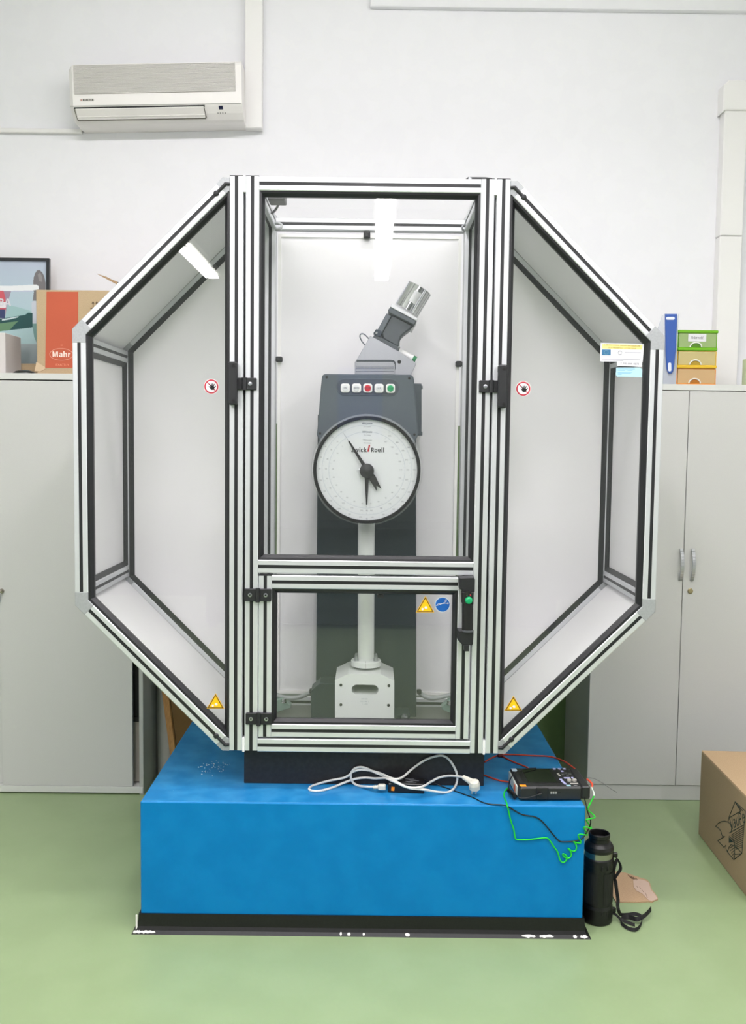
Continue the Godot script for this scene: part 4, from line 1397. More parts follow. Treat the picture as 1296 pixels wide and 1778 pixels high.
# ---------- things on the wall ----------
func wall_fittings() -> void:
	var b: MB
	var t := thing("air_conditioner", "off-white split air conditioner hanging high on the white wall at left", "air conditioner", Vector3(-1.09, 3.2, -WALL + 0.1))
	# local frame: x along the unit, tilted a little
	var c := at(270, 168, 4.70)
	var tilt := Basis(Vector3.BACK, 0.030)
	var xf := Transform3D(tilt, Vector3(c.x, c.y, -WALL + 0.001))
	# side profile (z, y) extruded along x
	var W := 0.828
	var prof := PackedVector2Array([Vector2(0, -0.108), Vector2(0.09, -0.107), Vector2(0.112, -0.104), Vector2(0.128, -0.097), Vector2(0.155, -0.075), Vector2(0.174, -0.052), Vector2(0.181, -0.042), Vector2(0.183, -0.036), Vector2(0.183, 0.138), Vector2(0.180, 0.150), Vector2(0.172, 0.158), Vector2(0.16, 0.162), Vector2(0.14, 0.164), Vector2(0, 0.164)])
	b = MB.new()
	b.prism(prof, W / 2, -W / 2, 0.02, xf * Transform3D(Basis(Vector3.BACK, Vector3.UP, Vector3.LEFT), Vector3.ZERO))
	obj("casing", b, M.beige, t)
	b = MB.new()
	b.box(Vector3(0, 0.054, 0.1832), Vector3(W * 0.915, 0.138, 0.002), 0.0)
	var gmb := MB.new()
	var z0 := 0.1835
	gmb.box(xf * Vector3(0, 0.084, z0), Vector3(W * 0.93, 0.135, 0.002), 0.0, tilt)
	var g := obj("grille", gmb, mat(Color(0.58, 0.54, 0.51), 0.6), t)
	b = MB.new()
	for i in 27:
		b.box(xf * Vector3(0, 0.1485 - i * 0.00498, z0 + 0.003), Vector3(W * 0.93, 0.0030, 0.006), 0.0008, tilt)
	obj("grille_slats", b, M.beige, g, "", "stuff")
	b = MB.new()
	b.box(xf * Vector3(0.0, -0.0385, 0.1825), Vector3(W * 0.985, 0.0022, 0.003), 0.0, tilt)
	obj("panel_edge", b, mat(Color(0.62, 0.62, 0.6), 0.6), t)
	b = MB.new()
	b.box(xf * Vector3(-W * 0.094, -0.0445, 0.1765), Vector3(W * 0.755, 0.010, 0.008), 0.0, tilt)
	obj("air_slot", b, M.dark, t)
	b = MB.new()
	var lt := tilt * Basis(Vector3.RIGHT, 0.76)
	b.box(xf * Vector3(-W * 0.094, -0.0695, 0.1605), Vector3(W * 0.745, 0.056, 0.005), 0.002, lt)
	b.box(xf * Vector3(-W * 0.094, -0.0795, 0.1540), Vector3(W * 0.745, 0.002, 0.006), 0.0005, lt)
	obj("louvre_flap", b, M.beige, t)
	b = MB.new()
	for v in [[-0.4695, 0.10], [0.2815, 0.10]]:
		b.box(xf * Vector3(W * v[0], -0.0695, 0.1612), Vector3(0.0016, 0.058, 0.005), 0.0, lt * Basis(Vector3.BACK, v[1]))
	b.box(xf * Vector3(-W * 0.094, -0.0915, 0.1385), Vector3(W * 0.75, 0.0016, 0.006), 0.0, lt)
	obj("flap_gap", b, mat(Color(0.42, 0.40, 0.36), 0.7), t)
	b = MB.new()
	b.box(xf * Vector3(W * 0.375, -0.0535, 0.1725), Vector3(0.020, 0.017, 0.004), 0.001, lt)
	obj("display_window", b, mat(Color(0.10, 0.10, 0.25), 0.2), t)
	b = MB.new()
	for i in 4:
		b.box(xf * Vector3(W * 0.355 + i * 0.0115, -0.074, 0.1562), Vector3(0.005, 0.007, 0.003), 0.001, lt)
	obj("indicator_mark", b, mat(Color(0.55, 0.55, 0.53), 0.6), t)
	b = MB.new()
	b.box(xf * Vector3(-W * 0.395, -0.011, 0.1835), Vector3(0.068, 0.011, 0.0012), 0.0003, tilt)
	var bd := obj("maker_badge", b, mat(Color(0.80, 0.79, 0.76), 0.5), t)
	b = MB.new()
	text(b, "ELACTER", 0.0125, xf * Vector3(-W * 0.388, -0.011, 0.1842), true, tilt)
	obj("badge_lettering", b, M.ink, bd)
	b = MB.new()
	b.prism(circle(Vector2(-W * 0.395 - 0.026, -0.011), 0.0035, 12), 0.1846, 0.1838, 0.0, xf)
	obj("badge_mark", b, mat(Color(0.75, 0.5, 0.48), 0.6), bd)
	# trunking
	var ym := 3.2
	var da := WALL - 0.055
	var p0 := at(425, 222, da)
	var p1 := at(455, 222, da)
	b = MB.new()
	b.box(Vector3((p0.x + p1.x) / 2, (p0.y + 4.06) / 2, -WALL + 0.028), Vector3(p1.x - p0.x, 4.06 - p0.y, 0.055), 0.003)
	tag(obj("wall_duct", b, M.duct), "upright white trunking beside the air conditioner's right end", "trunking")
	b = MB.new()
	var h := at(60, 226.5, WALL - 0.02)
	b.box(Vector3((-3.5 + at(142, 226, WALL - 0.02).x) / 2, h.y, -WALL + 0.011), Vector3(3.5 + at(142, 226, WALL - 0.02).x, 0.021, 0.022), 0.003)
	tag(obj("cable_trunking", b, M.duct), "thin level white trunking running left from the air conditioner", "trunking")
	b = MB.new()
	var e := at(643, 11.5, WALL - 0.03)
	b.box(Vector3((e.x + 3.5) / 2, e.y + 0.035, -WALL + 0.018), Vector3(3.5 - e.x, 0.07, 0.036), 0.003)
	tag(obj("cable_trunking", b, M.wall), "white trunking at the very top of the wall, right of the middle", "trunking")
	# pipe cover at the right with its elbow
	var t2 := thing("pipe_cover", "white pipe casing with an elbow rising behind the right cabinet's stacked drawers", "pipe cover", Vector3(1.8, 1.93, -WALL + 0.04))
	var x0 := at(1250.5, 420, WALL - 0.07).x
	var x1 := at(1290, 420, WALL - 0.07).x
	var ys := at(1270, 409.5, WALL - 0.07).y
	var yt := at(1270, 191, WALL - 0.07).y
	for v in [[1.93, ys - 0.0015], [ys + 0.0015, yt]]:
		simple("casing", Vector3((x0 + x1) / 2, (v[0] + v[1]) / 2, -WALL + 0.035), Vector3(x1 - x0, v[1] - v[0], 0.07), 0.004, M.duct, t2)
	b = MB.new()
	var ye := at(1270, 139, WALL - 0.08).y
	b.prism(PackedVector2Array([Vector2(x0 - 0.012, yt - 0.012), Vector2(x0 - 0.012, ye - 0.022), Vector2(x0 + 0.012, ye), Vector2(x1 + 0.09, ye), Vector2(x1 + 0.09, yt + 0.03), Vector2(x1 + 0.012, yt + 0.006), Vector2(x1 + 0.012, yt - 0.003), Vector2(x0 + 0.004, yt - 0.003)]), -WALL + 0.08, -WALL, 0.004)
	obj("elbow", b, M.duct, t2)
	simple("casing", Vector3((x1 + 0.09 + 3.5) / 2, (ye + yt) / 2 + 0.01, -WALL + 0.035), Vector3(3.5 - x1 - 0.09, ye - yt - 0.03, 0.07), 0.004, M.duct, t2)


# ---------- on the left cabinet ----------
func fill_poly(im: Image, pts: Array, col: Color) -> void:
	# fills an outline given in picture fractions
	var w := im.get_width()
	var h := im.get_height()
	var poly := PackedVector2Array()
	var lo := Vector2(1e9, 1e9)
	var hi := Vector2(-1e9, -1e9)
	for i in range(0, pts.size(), 2):
		var p := Vector2(pts[i] * w, pts[i + 1] * h)
		poly.append(p)
		lo = lo.min(p)
		hi = hi.max(p)
	for y in range(maxi(0, int(lo.y)), mini(h, int(hi.y) + 1)):
		for x in range(maxi(0, int(lo.x)), mini(w, int(hi.x) + 1)):
			if Geometry2D.is_point_in_polygon(Vector2(x + 0.5, y + 0.5), poly):
				im.set_pixel(x, y, col)


func cabinet_top_left() -> void:
	var b: MB
	# framed poster leaning at the wall
	var t := thing("framed_poster", "framed poster in pale blue and green standing behind the boxes on the left cabinet", "picture", Vector3(-1.9, 1.943, -4.78))
	var d := 4.75
	var tr := at(83.5, 448.5, d)
	var yb := 1.945
	var xl := tr.x - 0.62
	var lean := Transform3D(Basis(Vector3.RIGHT, -0.05), Vector3(0, yb, -4.745))
	var hgt := tr.y - yb + 0.004
	b = MB.new()
	var o := MB.ccw(rect(xl, 0.0, tr.x, hgt))
	b.ring(o, MB.inset(o, 0.014), 0.010, 0.010, -0.012, lean)
	obj("frame", b, mat(Color(0.12, 0.13, 0.15), 0.4), t)
	var im := Image.create(384, 384, false, Image.FORMAT_RGB8)
	for y in 384:
		for x in 384:
			var v := y / 384.0
			im.set_pixel(x, y, Color(0.72, 0.76, 0.83).lerp(Color(0.70, 0.82, 0.83), clampf(v * 1.6, 0, 1)) if v < 0.72 else Color(0.66, 0.71, 0.72).lerp(Color(0.58, 0.64, 0.66), clampf((v - 0.72) * 4, 0, 1)))
	var X := func(px: float) -> float: return 1.0 + (px - 81.0) / (0.62 * 1668.0 / d)
	var Y := func(py: float) -> float: return (py - 450.0) / ((hgt - 0.012) * 1668.0 / d)
	var put := func(list: Array, col: Color) -> void:
		var r := []
		for i in list.size():
			r.append(X.call(float(list[i])) if i % 2 == 0 else Y.call(float(list[i])))
		fill_poly(im, r, col)
	put.call([-60, 455, 10, 505, 55, 505, 55, 500, -60, 500], Color(0.74, 0.77, 0.84))
	put.call([0, 535, 12, 528, 30, 532, 55, 539, 55, 560, 0, 570], Color(0.62, 0.76, 0.76))
	put.call([-80, 504, 16, 504, 10, 525, 5, 552, -80, 552], Color(0.62, 0.55, 0.63))
	put.call([-60, 504, 2, 502, 6, 515, 7, 535, 3, 542, -60, 545], Color(0.80, 0.36, 0.40))
	put.call([-40, 536, 5, 536, 5, 551, -40, 552], Color(0.22, 0.26, 0.42))
	put.call([-60, 524, 7, 523, 7.5, 533, -60, 534], Color(0.92, 0.90, 0.91))
	put.call([56, 490, 56.5, 480, 59, 472, 63, 466.5, 67, 466, 72, 470, 76, 478, 78, 488, 78, 520, 55, 520, 57, 505], Color(0.46, 0.45, 0.46))
	put.call([64, 474, 68, 470, 72, 478, 72, 487, 66, 485], Color(0.56, 0.55, 0.55))
	put.call([-70, 496, 20, 494, 62, 491.5, 66, 495, 65.5, 500, 55, 502, 20, 503, -70, 503], Color(0.92, 0.93, 0.94))
	put.call([53, 523, 57, 520.5, 80, 521, 80, 600, 62, 596, 57, 580, 54, 560], Color(0.78, 0.80, 0.84))
	put.call([54, 560, 80, 560, 80, 610, 64, 598, 58, 584], Color(0.47, 0.62, 0.60))
	put.call([-80, 560, 0, 552, 30, 547, 42, 545, 47, 541, 55, 542, 55, 567, 0, 574, -80, 590], Color(0.12, 0.31, 0.31))
	put.call([-80, 570, 0, 560, 30, 556, 22, 563, 14, 572, 0, 574, -80, 588], Color(0.40, 0.56, 0.42))
	put.call([0, 553, 30, 547.5, 28, 550, 12, 554, 0, 556], Color(0.80, 0.86, 0.86))
	b = MB.new()
	b.uvquad(lean * Vector3(xl + 0.012, hgt - 0.012, 0.0), lean * Vector3(xl + 0.012, 0.012, 0.0), lean * Vector3(tr.x - 0.012, 0.012, 0.0), lean * Vector3(tr.x - 0.012, hgt - 0.012, 0.0))
	var pm := mat(Color.WHITE, 0.35)
	pm.albedo_texture = ImageTexture.create_from_image(im)
	obj("print", b, pm, t)
	b = MB.new()
	text(b, "GBA", 0.05, lean * Vector3(tr.x - 0.24, hgt - 0.218, 0.0006), true)
	obj("print_lettering", b, M.paper, t)
	b = MB.new()
	b.prism(rect(xl + 0.01, 0.01, tr.x - 0.01, hgt - 0.01), -0.003, -0.010, 0.0, lean)
	obj("backing", b, M.kraft, t)
	# kraft tube, dark dish and the pale box at the very edge
	b = MB.new()
	var y0 := 1.943
	var pc := at(40, 633, 4.55)
	b.tube([Vector3(-1.86, y0 + 0.034, -4.665), Vector3(-1.545, y0 + 0.034, -4.665)], 0.034, 28)
	tag(obj("cardboard_tube", b, M.kraft), "brown cardboard tube lying in front of the framed poster", "tube")
	b = MB.new()
	pc = at(41, 645.5, 4.42)
	b.lathe([Vector2(0.0, 0.0), Vector2(0.052, 0.0), Vector2(0.050, 0.006), Vector2(0.040, 0.014), Vector2(0.022, 0.019), Vector2(0, 0.020)], Transform3D(Basis(), Vector3(pc.x, y0, -4.43)), 36)
	tag(obj("dark_dish", b, mat(Color(0.12, 0.14, 0.13), 0.2)), "small dark glossy dish upside down in front of the cardboard tube", "dish")
	b = MB.new()
	pc = at(9.5, 640, 4.42)
	b.box(Vector3(pc.x - 0.12, y0 + 0.094, -4.52), Vector3(0.24, 0.188, 0.2), 0.003)
	tag(obj("pale_box", b, mat(Color(0.83, 0.81, 0.80), 0.7)), "pale grey box at the left edge of the photo, beside the cardboard tube", "box")
	# the orange-printed carton
	t = thing("printed_carton", "brown carton with a broad orange band and a white oval mark, on the left cabinet", "carton", Vector3(-1.2, y0, -4.5))
	var bl := at(63.0, 646, 4.40)
	var tl := at(65.8, 503, 4.40)
	var rx := bl.x + 0.50
	b = MB.new()
	b.box(Vector3((bl.x + rx) / 2 + 0.003, (y0 + tl.y) / 2, -4.55), Vector3(rx - bl.x, tl.y - y0, 0.30), 0.003)
	obj("carton_body", b, M.kraft, t)
	b = MB.new()
	b.prism(flat([80.8, 506.5, 136, 506.8, 135.4, 638.8, 78.6, 638.6], 4.399), -4.3988, -4.4002)
	var band := obj("orange_band", b, M.orange, t)
	b = MB.new()
	var oc := at(106.5, 615.4, 4.398)
	b.ring(circle(Vector2(oc.x, oc.y), 0.054, 48, 0.0275), circle(Vector2(oc.x, oc.y), 0.0525, 48, 0.026), -4.398, -4.398, -4.399)
	var pinkish := mat(Color(0.93, 0.74, 0.66), 0.8)
	obj("oval_mark", b, pinkish, band)
	b = MB.new()
	text(b, "Mahr", 0.0335, Vector3(oc.x, oc.y, -4.3982), true)
	obj("maker_lettering", b, mat(Color(0.96, 0.90, 0.86), 0.8), band)
	b = MB.new()
	text(b, "EXACTLY", 0.0145, Vector3(at(107.5, 633.4, 4.398).x + 0.002, at(107.5, 633.6, 4.398).y, -4.3982), false, Basis(), "Droid Sans Mono")
	oc = at(106.5, 589, 4.398)
	b.prism(rect(oc.x - 0.0005, oc.y - 0.014, oc.x + 0.0005, oc.y + 0.014), -4.398, -4.3989)
	oc = at(107, 599.5, 4.398)
	text(b, "EX", 0.008, Vector3(oc.x, oc.y, -4.3982), false)
	obj("small_print", b, mat(Color(0.90, 0.60, 0.48), 0.8), band)
	b = MB.new()
	for px in [161.5, 168.0]:
		var a := at(px, 523.5, 4.398)
		b.prism(PackedVector2Array([Vector2(a.x - 0.006, a.y - 0.009), Vector2(a.x + 0.006, a.y - 0.009), Vector2(a.x, a.y + 0.002)]), -4.398, -4.3998)
		b.prism(rect(a.x - 0.0016, a.y - 0.03, a.x + 0.0016, a.y - 0.009), -4.398, -4.3998)
	b.prism(rect(at(157, 534.5, 4.398).x, at(157, 536, 4.398).y, at(173, 534, 4.398).x, at(173, 534.5, 4.398).y), -4.398, -4.3998)
	obj("upright_arrows", b, mat(Color(0.38, 0.31, 0.22), 0.8), t)
	b = MB.new()
	b.prism(flat([60, 644, 63, 628, 78, 637, 79, 640, 70, 645], 4.397), -4.3975, -4.3998)
	obj("torn_corner", b, mat(Color(0.82, 0.73, 0.60), 0.85), t)
	# flap sticking up behind
	b = MB.new()
	var f0 := at(168, 475, 4.46)
	var f1 := at(203.5, 492, 4.46)
	var run := f1 - f0
	b.out([f0, f1 + Vector3(0, 0.008, 0), f1 + Vector3(0, 0.008, -0.14), f0 + Vector3(0.02, 0.002, -0.10)], f0 - Vector3(0, 1, 0))
	b.out([f0 + Vector3(0, -0.001, 0), f1 + Vector3(0, -0.006, 0), f1 + Vector3(0, -0.006, -0.14), f0 + Vector3(0.02, -0.004, -0.10)], f0 + Vector3(0, 1, 0))
	b.out([f0, f1 + Vector3(0, 0.008, 0), f1 + Vector3(0, -0.006, 0), f0 + Vector3(0, -0.001, 0)], f0 - Vector3(0, 0, 1))
	var a2 := f1 + Vector3(0, 0.001, 0)
	var a3 := Vector3(a2.x + 0.06, tl.y, -4.44)
	b.out([a2, a3, a3 + Vector3(0, 0, -0.14), a2 + Vector3(0, 0, -0.14)], f0 - Vector3(0, 1, 0))
	obj("top_flap", b, mat(Color(0.66, 0.55, 0.42), 0.85), t)


# ---------- on the right cabinet ----------
func cabinet_top_right() -> void:
	var b: MB
	var y0 := 1.9295
	var zf := -4.42
	# magazine file with a blue spine grip
	var t := thing("magazine_file", "clear magazine file with a long blue spine handle beside the stacked drawers", "magazine file", Vector3(1.36, y0, -4.55))
	var p0 := at(1151, 666, 4.42)
	var p1 := at(1177, 545, 4.42)
	var x0 := p0.x
	var x1 := p0.x + 0.062
	var yt := p1.y
	var clear := mat(Color(0.90, 0.93, 0.97, 0.35), 0.3)
	clear.transparency = BaseMaterial3D.TRANSPARENCY_ALPHA
	b = MB.new()
	for x in [x0, x1]:
		b.prism(PackedVector2Array([Vector2(4.42, y0), Vector2(4.42, yt), Vector2(4.46, yt - 0.002), Vector2(4.66, y0 + 0.16), Vector2(4.66, y0)]), x + 0.001, x - 0.001, 0.0, Transform3D(Basis(Vector3.FORWARD, Vector3.UP, Vector3.RIGHT), Vector3.ZERO))
	b.box(Vector3((x0 + x1) / 2, y0 + 0.001, -4.54), Vector3(x1 - x0, 0.002, 0.24))
	b.box(Vector3((x0 + x1) / 2, (y0 + yt) / 2, -4.42), Vector3(x1 - x0, yt - y0, 0.002))
	obj("clear_case", b, clear, t)
	b = MB.new()
	b.prism(flat([1154.9, 545.6, 1175.2, 545.4, 1175.4, 560, 1173, 610, 1170.2, 636, 1168.5, 645, 1166, 648.5, 1163, 649, 1160, 647, 1157.5, 640, 1156, 615, 1155, 560], 4.418), zf + 0.012, zf + 0.0015, 0.003)
	var sp := obj("spine_handle", b, mat(Color(0.20, 0.35, 0.66), 0.35), t)
	b = MB.new()
	var a := at(1160.5, 552.3, 4.40)
	var c := at(1170.5, 552.3, 4.40)
	b.prism(stadium(Vector2(a.x, a.y), Vector2(c.x, c.y), 0.0066, 8), zf + 0.0135, zf + 0.0115)
	a = at(1164.2, 632, 4.40)
	c = at(1164.4, 642, 4.40)
	b.prism(stadium(Vector2(a.x, a.y), Vector2(c.x, c.y), 0.0072, 8), zf + 0.0135, zf + 0.0115)
	obj("finger_slot", b, mat(Color(0.86, 0.88, 0.92), 0.4), sp)
	b = MB.new()
	for k in 5:
		b.box(Vector3((x0 + x1) / 2 - 0.022 + 0.011 * k, y0 + 0.10, -4.55), Vector3(0.0025, 0.19 + 0.006 * (k % 3), 0.20), 0.0)
	obj("filed_sheets", b, M.paper, t, "", "stuff")
	b = MB.new()
	b.box(Vector3(x0 - 0.028, y0 + 0.105, -4.58), Vector3(0.030, 0.21, 0.22), 0.001)
	var cs := mat(Color(0.88, 0.90, 0.93, 0.5), 0.3)
	cs.transparency = BaseMaterial3D.TRANSPARENCY_ALPHA
	# stacked drawers
	var cols := [[Color(0.42, 0.68, 0.06), "green", 573.2, 603.4, 609.0], [Color(0.88, 0.72, 0.16), "yellow", 609.0, 634.0, 639.5], [Color(0.90, 0.56, 0.08), "orange", 639.5, 664.6, 668.0]]
	var names := ["top drawer unit with bright green frame and a white name label", "middle drawer unit with yellow frame in the stack of three", "bottom drawer unit with orange frame standing on the cabinet"]
	var d := 4.42
	var xa := at(1176.5, 620, d).x
	var xb := at(1245.5, 620, d).x
	for i in 3:
		var v: Array = cols[i]
		var top := at(1210, v[2], d).y
		var bot := at(1210, v[4], d).y
		var lip := at(1210, v[3], d).y
		if i == 2:
			bot = y0
			lip = y0 + 0.008
		if i > 0:
			top -= 0.0005
		var u := thing("drawer_unit", names[i], "drawer box", Vector3((xa + xb) / 2, bot, -4.52), "three clear drawers stacked on the right cabinet")
		var m := mat(v[0], 0.35)
		b = MB.new()
		var hgt := top - bot
		var th := 0.005
		var xm := (xa + xb) / 2
		var w := xb - xa
		if i == 0:
			b.box(Vector3(xm, top - 0.007, -d - 0.095), Vector3(w + 0.004, 0.014, 0.20), 0.003)
		else:
			b.box(Vector3(xm, top - 0.002, -d - 0.10), Vector3(w - 0.004, 0.003, 0.19), 0.0)
		b.box(Vector3(xm, (lip + bot) / 2, -d - 0.095), Vector3(w, lip - bot, 0.20), 0.003)
		b.box(Vector3(xa + th / 2, (top + bot) / 2, -d - 0.10), Vector3(th, hgt - 0.004, 0.19), 0.001)
		b.box(Vector3(xb - th / 2, (top + bot) / 2, -d - 0.10), Vector3(th, hgt - 0.004, 0.19), 0.001)
		b.box(Vector3(xm, (top + bot) / 2, -d - 0.19), Vector3(w, hgt - 0.004, th), 0.001)
		obj("frame", b, m, u)
		b = MB.new()
		var ft := top - (0.014 if i == 0 else 0.0035)
		var fx0 := xa + th + 0.001
		var fx1 := xb - th - 0.001
		b.box(Vector3(xm, (ft + lip) / 2, -d - 0.001), Vector3(fx1 - fx0, ft - lip, 0.003), 0.001)
		b.box(Vector3(fx0 + 0.0015, (ft + lip) / 2, -d - 0.09), Vector3(0.002, ft - lip - 0.008, 0.17))
		b.box(Vector3(fx1 - 0.0015, (ft + lip) / 2, -d - 0.09), Vector3(0.002, ft - lip - 0.008, 0.17))
		var cm := mat((v[0] as Color).lerp(Color(0.88, 0.88, 0.86), 0.6), 0.35)
		cm.albedo_color.a = 0.62
		cm.transparency = BaseMaterial3D.TRANSPARENCY_ALPHA
		var dr := obj("drawer", b, cm, u)
		# arched pull
		b = MB.new()
		var ar := []
		for k in 15:
			var ang := PI * k / 14
			ar.append(Vector3(xm - 0.008 + cos(ang) * 0.0265, lip + 0.001 + sin(ang) * 0.0215, -d + 0.003))
		b.tube(ar, 0.0032, 8)
		obj("arched_pull", b, mat(Color(0.88, 0.89, 0.86), 0.4), dr)
		b = MB.new()
		var lens := PackedVector2Array()
		for k in 15:
			var ang := PI * k / 14
			lens.append(Vector2(xm - 0.008 + cos(ang) * 0.0235, lip + 0.001 + sin(ang) * 0.0185))
		b.prism(lens, -d + 0.0012, -d - 0.0005)
		obj("pull_recess", b, mat((v[0] as Color).darkened(0.25), 0.5), dr)
		if i == 0:
			b = MB.new()
			var q := at(1211.5, 586.3, d - 0.003)
			b.box(Vector3(q.x, q.y, -d + 0.0015), Vector3(0.083, 0.034, 0.0012), 0.0002)
			var lab := obj("name_label", b, M.paper, dr)
			b = MB.new()
			text(b, "Udarność", 0.0165, Vector3(q.x, q.y, -d + 0.0023), false, Basis(Vector3(0.78, 0, 0), Vector3.UP, Vector3.BACK))
			b.st.index()
			var lt := obj("label_lettering", b, M.ink, u)
	# pale green roll end at the frame's right edge
	b = MB.new()
	var g := at(1300, 667, 4.45)
	b.lathe([Vector2(0, 0), Vector2(0.05, 0), Vector2(0.05, 0.125), Vector2(0.047, 0.13), Vector2(0, 0.13)], Transform3D(Basis(), Vector3(at(1290, 667, 4.50).x + 0.05, y0, -4.50)), 32)
	tag(obj("pale_canister", b, mat(Color(0.74, 0.80, 0.66), 0.5)), "pale green canister cut off by the photo's right edge on the cabinet", "canister")


# ---------- on the plinth ----------
func lay(list: Array, r: float, lift := {}) -> Array:
	# a cable over the plinth's top; what would reach the black base climbs its face instead
	var pts := []
	for i in range(0, list.size(), 2):
		var p := on(list[i], list[i + 1], 0.4465 + r)
		if lift.has(i / 2):
			p = on(list[i], list[i + 1], 0.4465 + r + lift[i / 2])
		var stop: float = 3.282 - r - (0.006 if lift.has(i / 2) else 0.0)
		if -p.z > stop and p.x > -0.45 and p.x < 0.412:
			p = at(list[i], list[i + 1], stop)
		pts.append(p)
	return pts


func plinth_top() -> void:
	var b: MB
	# mains adapter
	var t := thing("power_adapter", "black power adapter brick lying before the black base block", "power adapter", Vector3(0.135, 0.446, -3.235))
	var yaw := Basis(Vector3.UP, -0.06)
	var c := Vector3(0.1345, 0.4635, -3.237)
	b = MB.new()
	b.box(c, Vector3(0.125, 0.034, 0.062), 0.003, yaw)
	obj("brick", b, mat(Color(0.055, 0.056, 0.062), 0.35), t)
	b = MB.new()
	b.box(c + yaw * Vector3(-0.046, -0.002, 0.0312), Vector3(0.011, 0.014, 0.0008), 0.0, yaw * Basis(Vector3.BACK, -0.1))
	obj("orange_sticker", b, mat(Color(0.98, 0.55, 0.05), 0.6), t)
	b = MB.new()
	for k in 5:
		b.box(c + yaw * Vector3(0.01 + 0.009 * (k % 3), 0.0172, -0.018 + 0.008 * k), Vector3(0.030 - 0.004 * (k % 2), 0.0004, 0.0022), 0.0, yaw)
	b.box(c + yaw * Vector3(-0.02, 0.0172, -0.012), Vector3(0.011, 0.0004, 0.014), 0.0, yaw)
	obj("rating_print", b, mat(Color(0.45, 0.46, 0.48), 0.7), t)
	# white mains cord
	t = thing("mains_cord", "white mains cord looped over the adapter, its angled plug at the right", "cord", Vector3(0.1, 0.446, -3.23))
	var f := func(list: Array) -> Array:
		var r := []
		for i in list.size():
			r.append(list[i] / 3.8118 + (520.0 if i % 2 == 0 else 1290.0))
		return r
	var path := lay(f.call([492, 291, 450, 290, 400, 285, 362, 268, 342, 235, 345, 195, 370, 168, 405, 160, 445, 168, 500, 195, 570, 222, 640, 255, 700, 288, 760, 298, 820, 288, 870, 258, 930, 228, 1000, 217, 1085, 226]), 0.0042, {10: 0.036, 11: 0.04, 12: 0.036, 13: 0.034, 14: 0.034, 15: 0.02, 16: 0.014, 18: 0.026, 0: 0.012, 1: 0.009})
	b = MB.new()
	b.tube(smooth(path, 6), 0.0042, 10)
	obj("cord", b, M.cordwhite, t)
	path = lay(f.call([570, 232, 500, 235, 440, 230, 370, 238, 300, 262, 220, 295, 150, 315, 95, 318, 66, 308, 75, 290, 120, 272, 200, 250, 290, 232, 330, 212, 355, 190, 400, 178, 450, 180, 520, 195, 590, 225, 640, 240, 690, 222, 750, 170, 830, 115, 900, 88, 950, 84, 990, 108, 1025, 160, 1045, 215, 1040, 270, 1015, 310, 970, 328, 900, 322, 820, 308, 740, 300, 690, 285, 640, 262, 570, 232]), 0.0042, {0: 0.036, 18: 0.040, 19: 0.042, 20: 0.040, 31: 0.010, 32: 0.026, 33: 0.033, 34: 0.036, 35: 0.040, 36: 0.036})
	b = MB.new()
	b.tube(smooth(path, 5), 0.0042, 10)
	obj("cord", b, M.cordwhite, t)
	# connector at the adapter
	b = MB.new()
	var q0 := on(520 + 535 / 3.81, 1290 + 291 / 3.81, 0.4665)
	b.box(q0 + Vector3(0.006, 0, 0), Vector3(0.026, 0.018, 0.020), 0.003)
	b.tube([q0 + Vector3(-0.006, 0, 0), q0 + Vector3(-0.024, -0.003, 0.001)], 0.0065, 10, 0.0048)
	for k in 3:
		b.tube([q0 + Vector3(-0.010 - 0.005 * k, -0.001, 0.0), q0 + Vector3(-0.012 - 0.005 * k, -0.001, 0.0)], 0.0072, 10)
	obj("connector", b, mat(Color(0.80, 0.79, 0.74), 0.45), t)
	# angled plug, pins down
	b = MB.new()
	var pa := at(520 + 1086 / 3.81, 1290 + 227 / 3.81, 3.225)
	var pb := at(520 + 1158 / 3.81, 1290 + 268 / 3.81, 3.185)
	var pc := pb + Vector3(0.003, -0.020, 0.006)
	b.tube([pa, pb], 0.0075, 14, 0.013)
	b.lathe([Vector2(0.0, -0.020), Vector2(0.0185, -0.020), Vector2(0.019, -0.004), Vector2(0.016, 0.008), Vector2(0.008, 0.013), Vector2(0, 0.013)], Transform3D(Basis(Vector3.RIGHT, 0.25) * Basis(Vector3.BACK, 0.12), pb), 28)
	obj("plug", b, mat(Color(0.80, 0.79, 0.74), 0.45), t)
	b = MB.new()
	for sx in [-0.008, 0.006]:
		b.tube([pc + Vector3(sx, 0.004, 0.0), pc + Vector3(sx - 0.004, -0.013, 0.002)], 0.0023, 8)
	obj("plug_pin", b, M.steel, t)
	# black lead from the adapter to the logger
	t = thing("black_lead", "thin black lead drooping over the plinth's front edge to the logger", "cable", Vector3(0.45, 0.446, -3.15))
	var px := lay([737, 1354, 752, 1359, 775, 1368, 800, 1377, 822, 1385, 838, 1393, 852, 1396.5], 0.002)
	for v in [[868, 1397.3], [880, 1399]]:
		px.append(on(v[0], v[1], 0.4485))
	for v in [[893, 1407], [905, 1413.5], [915, 1416], [928, 1418], [938, 1423], [948, 1433], [960, 1448], [970, 1459], [977, 1461.5], [990, 1461.3], [1003, 1459.5], [1012, 1455]]:
		px.append(at(v[0], v[1], 3.103))
	for v in [[1020, 1444], [1025.5, 1432], [1025.5, 1422], [1021, 1410], [1019.0, 1400]]:
		px.append(at(v[0], v[1], 3.115))
	px.append(at(1015, 1388, 3.15) + Vector3(0, 0.006, 0))
	b = MB.new()
	b.tube(smooth(px, 5), 0.0022, 8)
	obj("lead", b, mat(Color(0.03, 0.03, 0.035), 0.4), t)
	b = MB.new()
	px = [on(931, 1334, 0.501), on(912, 1335, 0.505), on(898, 1340, 0.508), on(888, 1350, 0.50)]
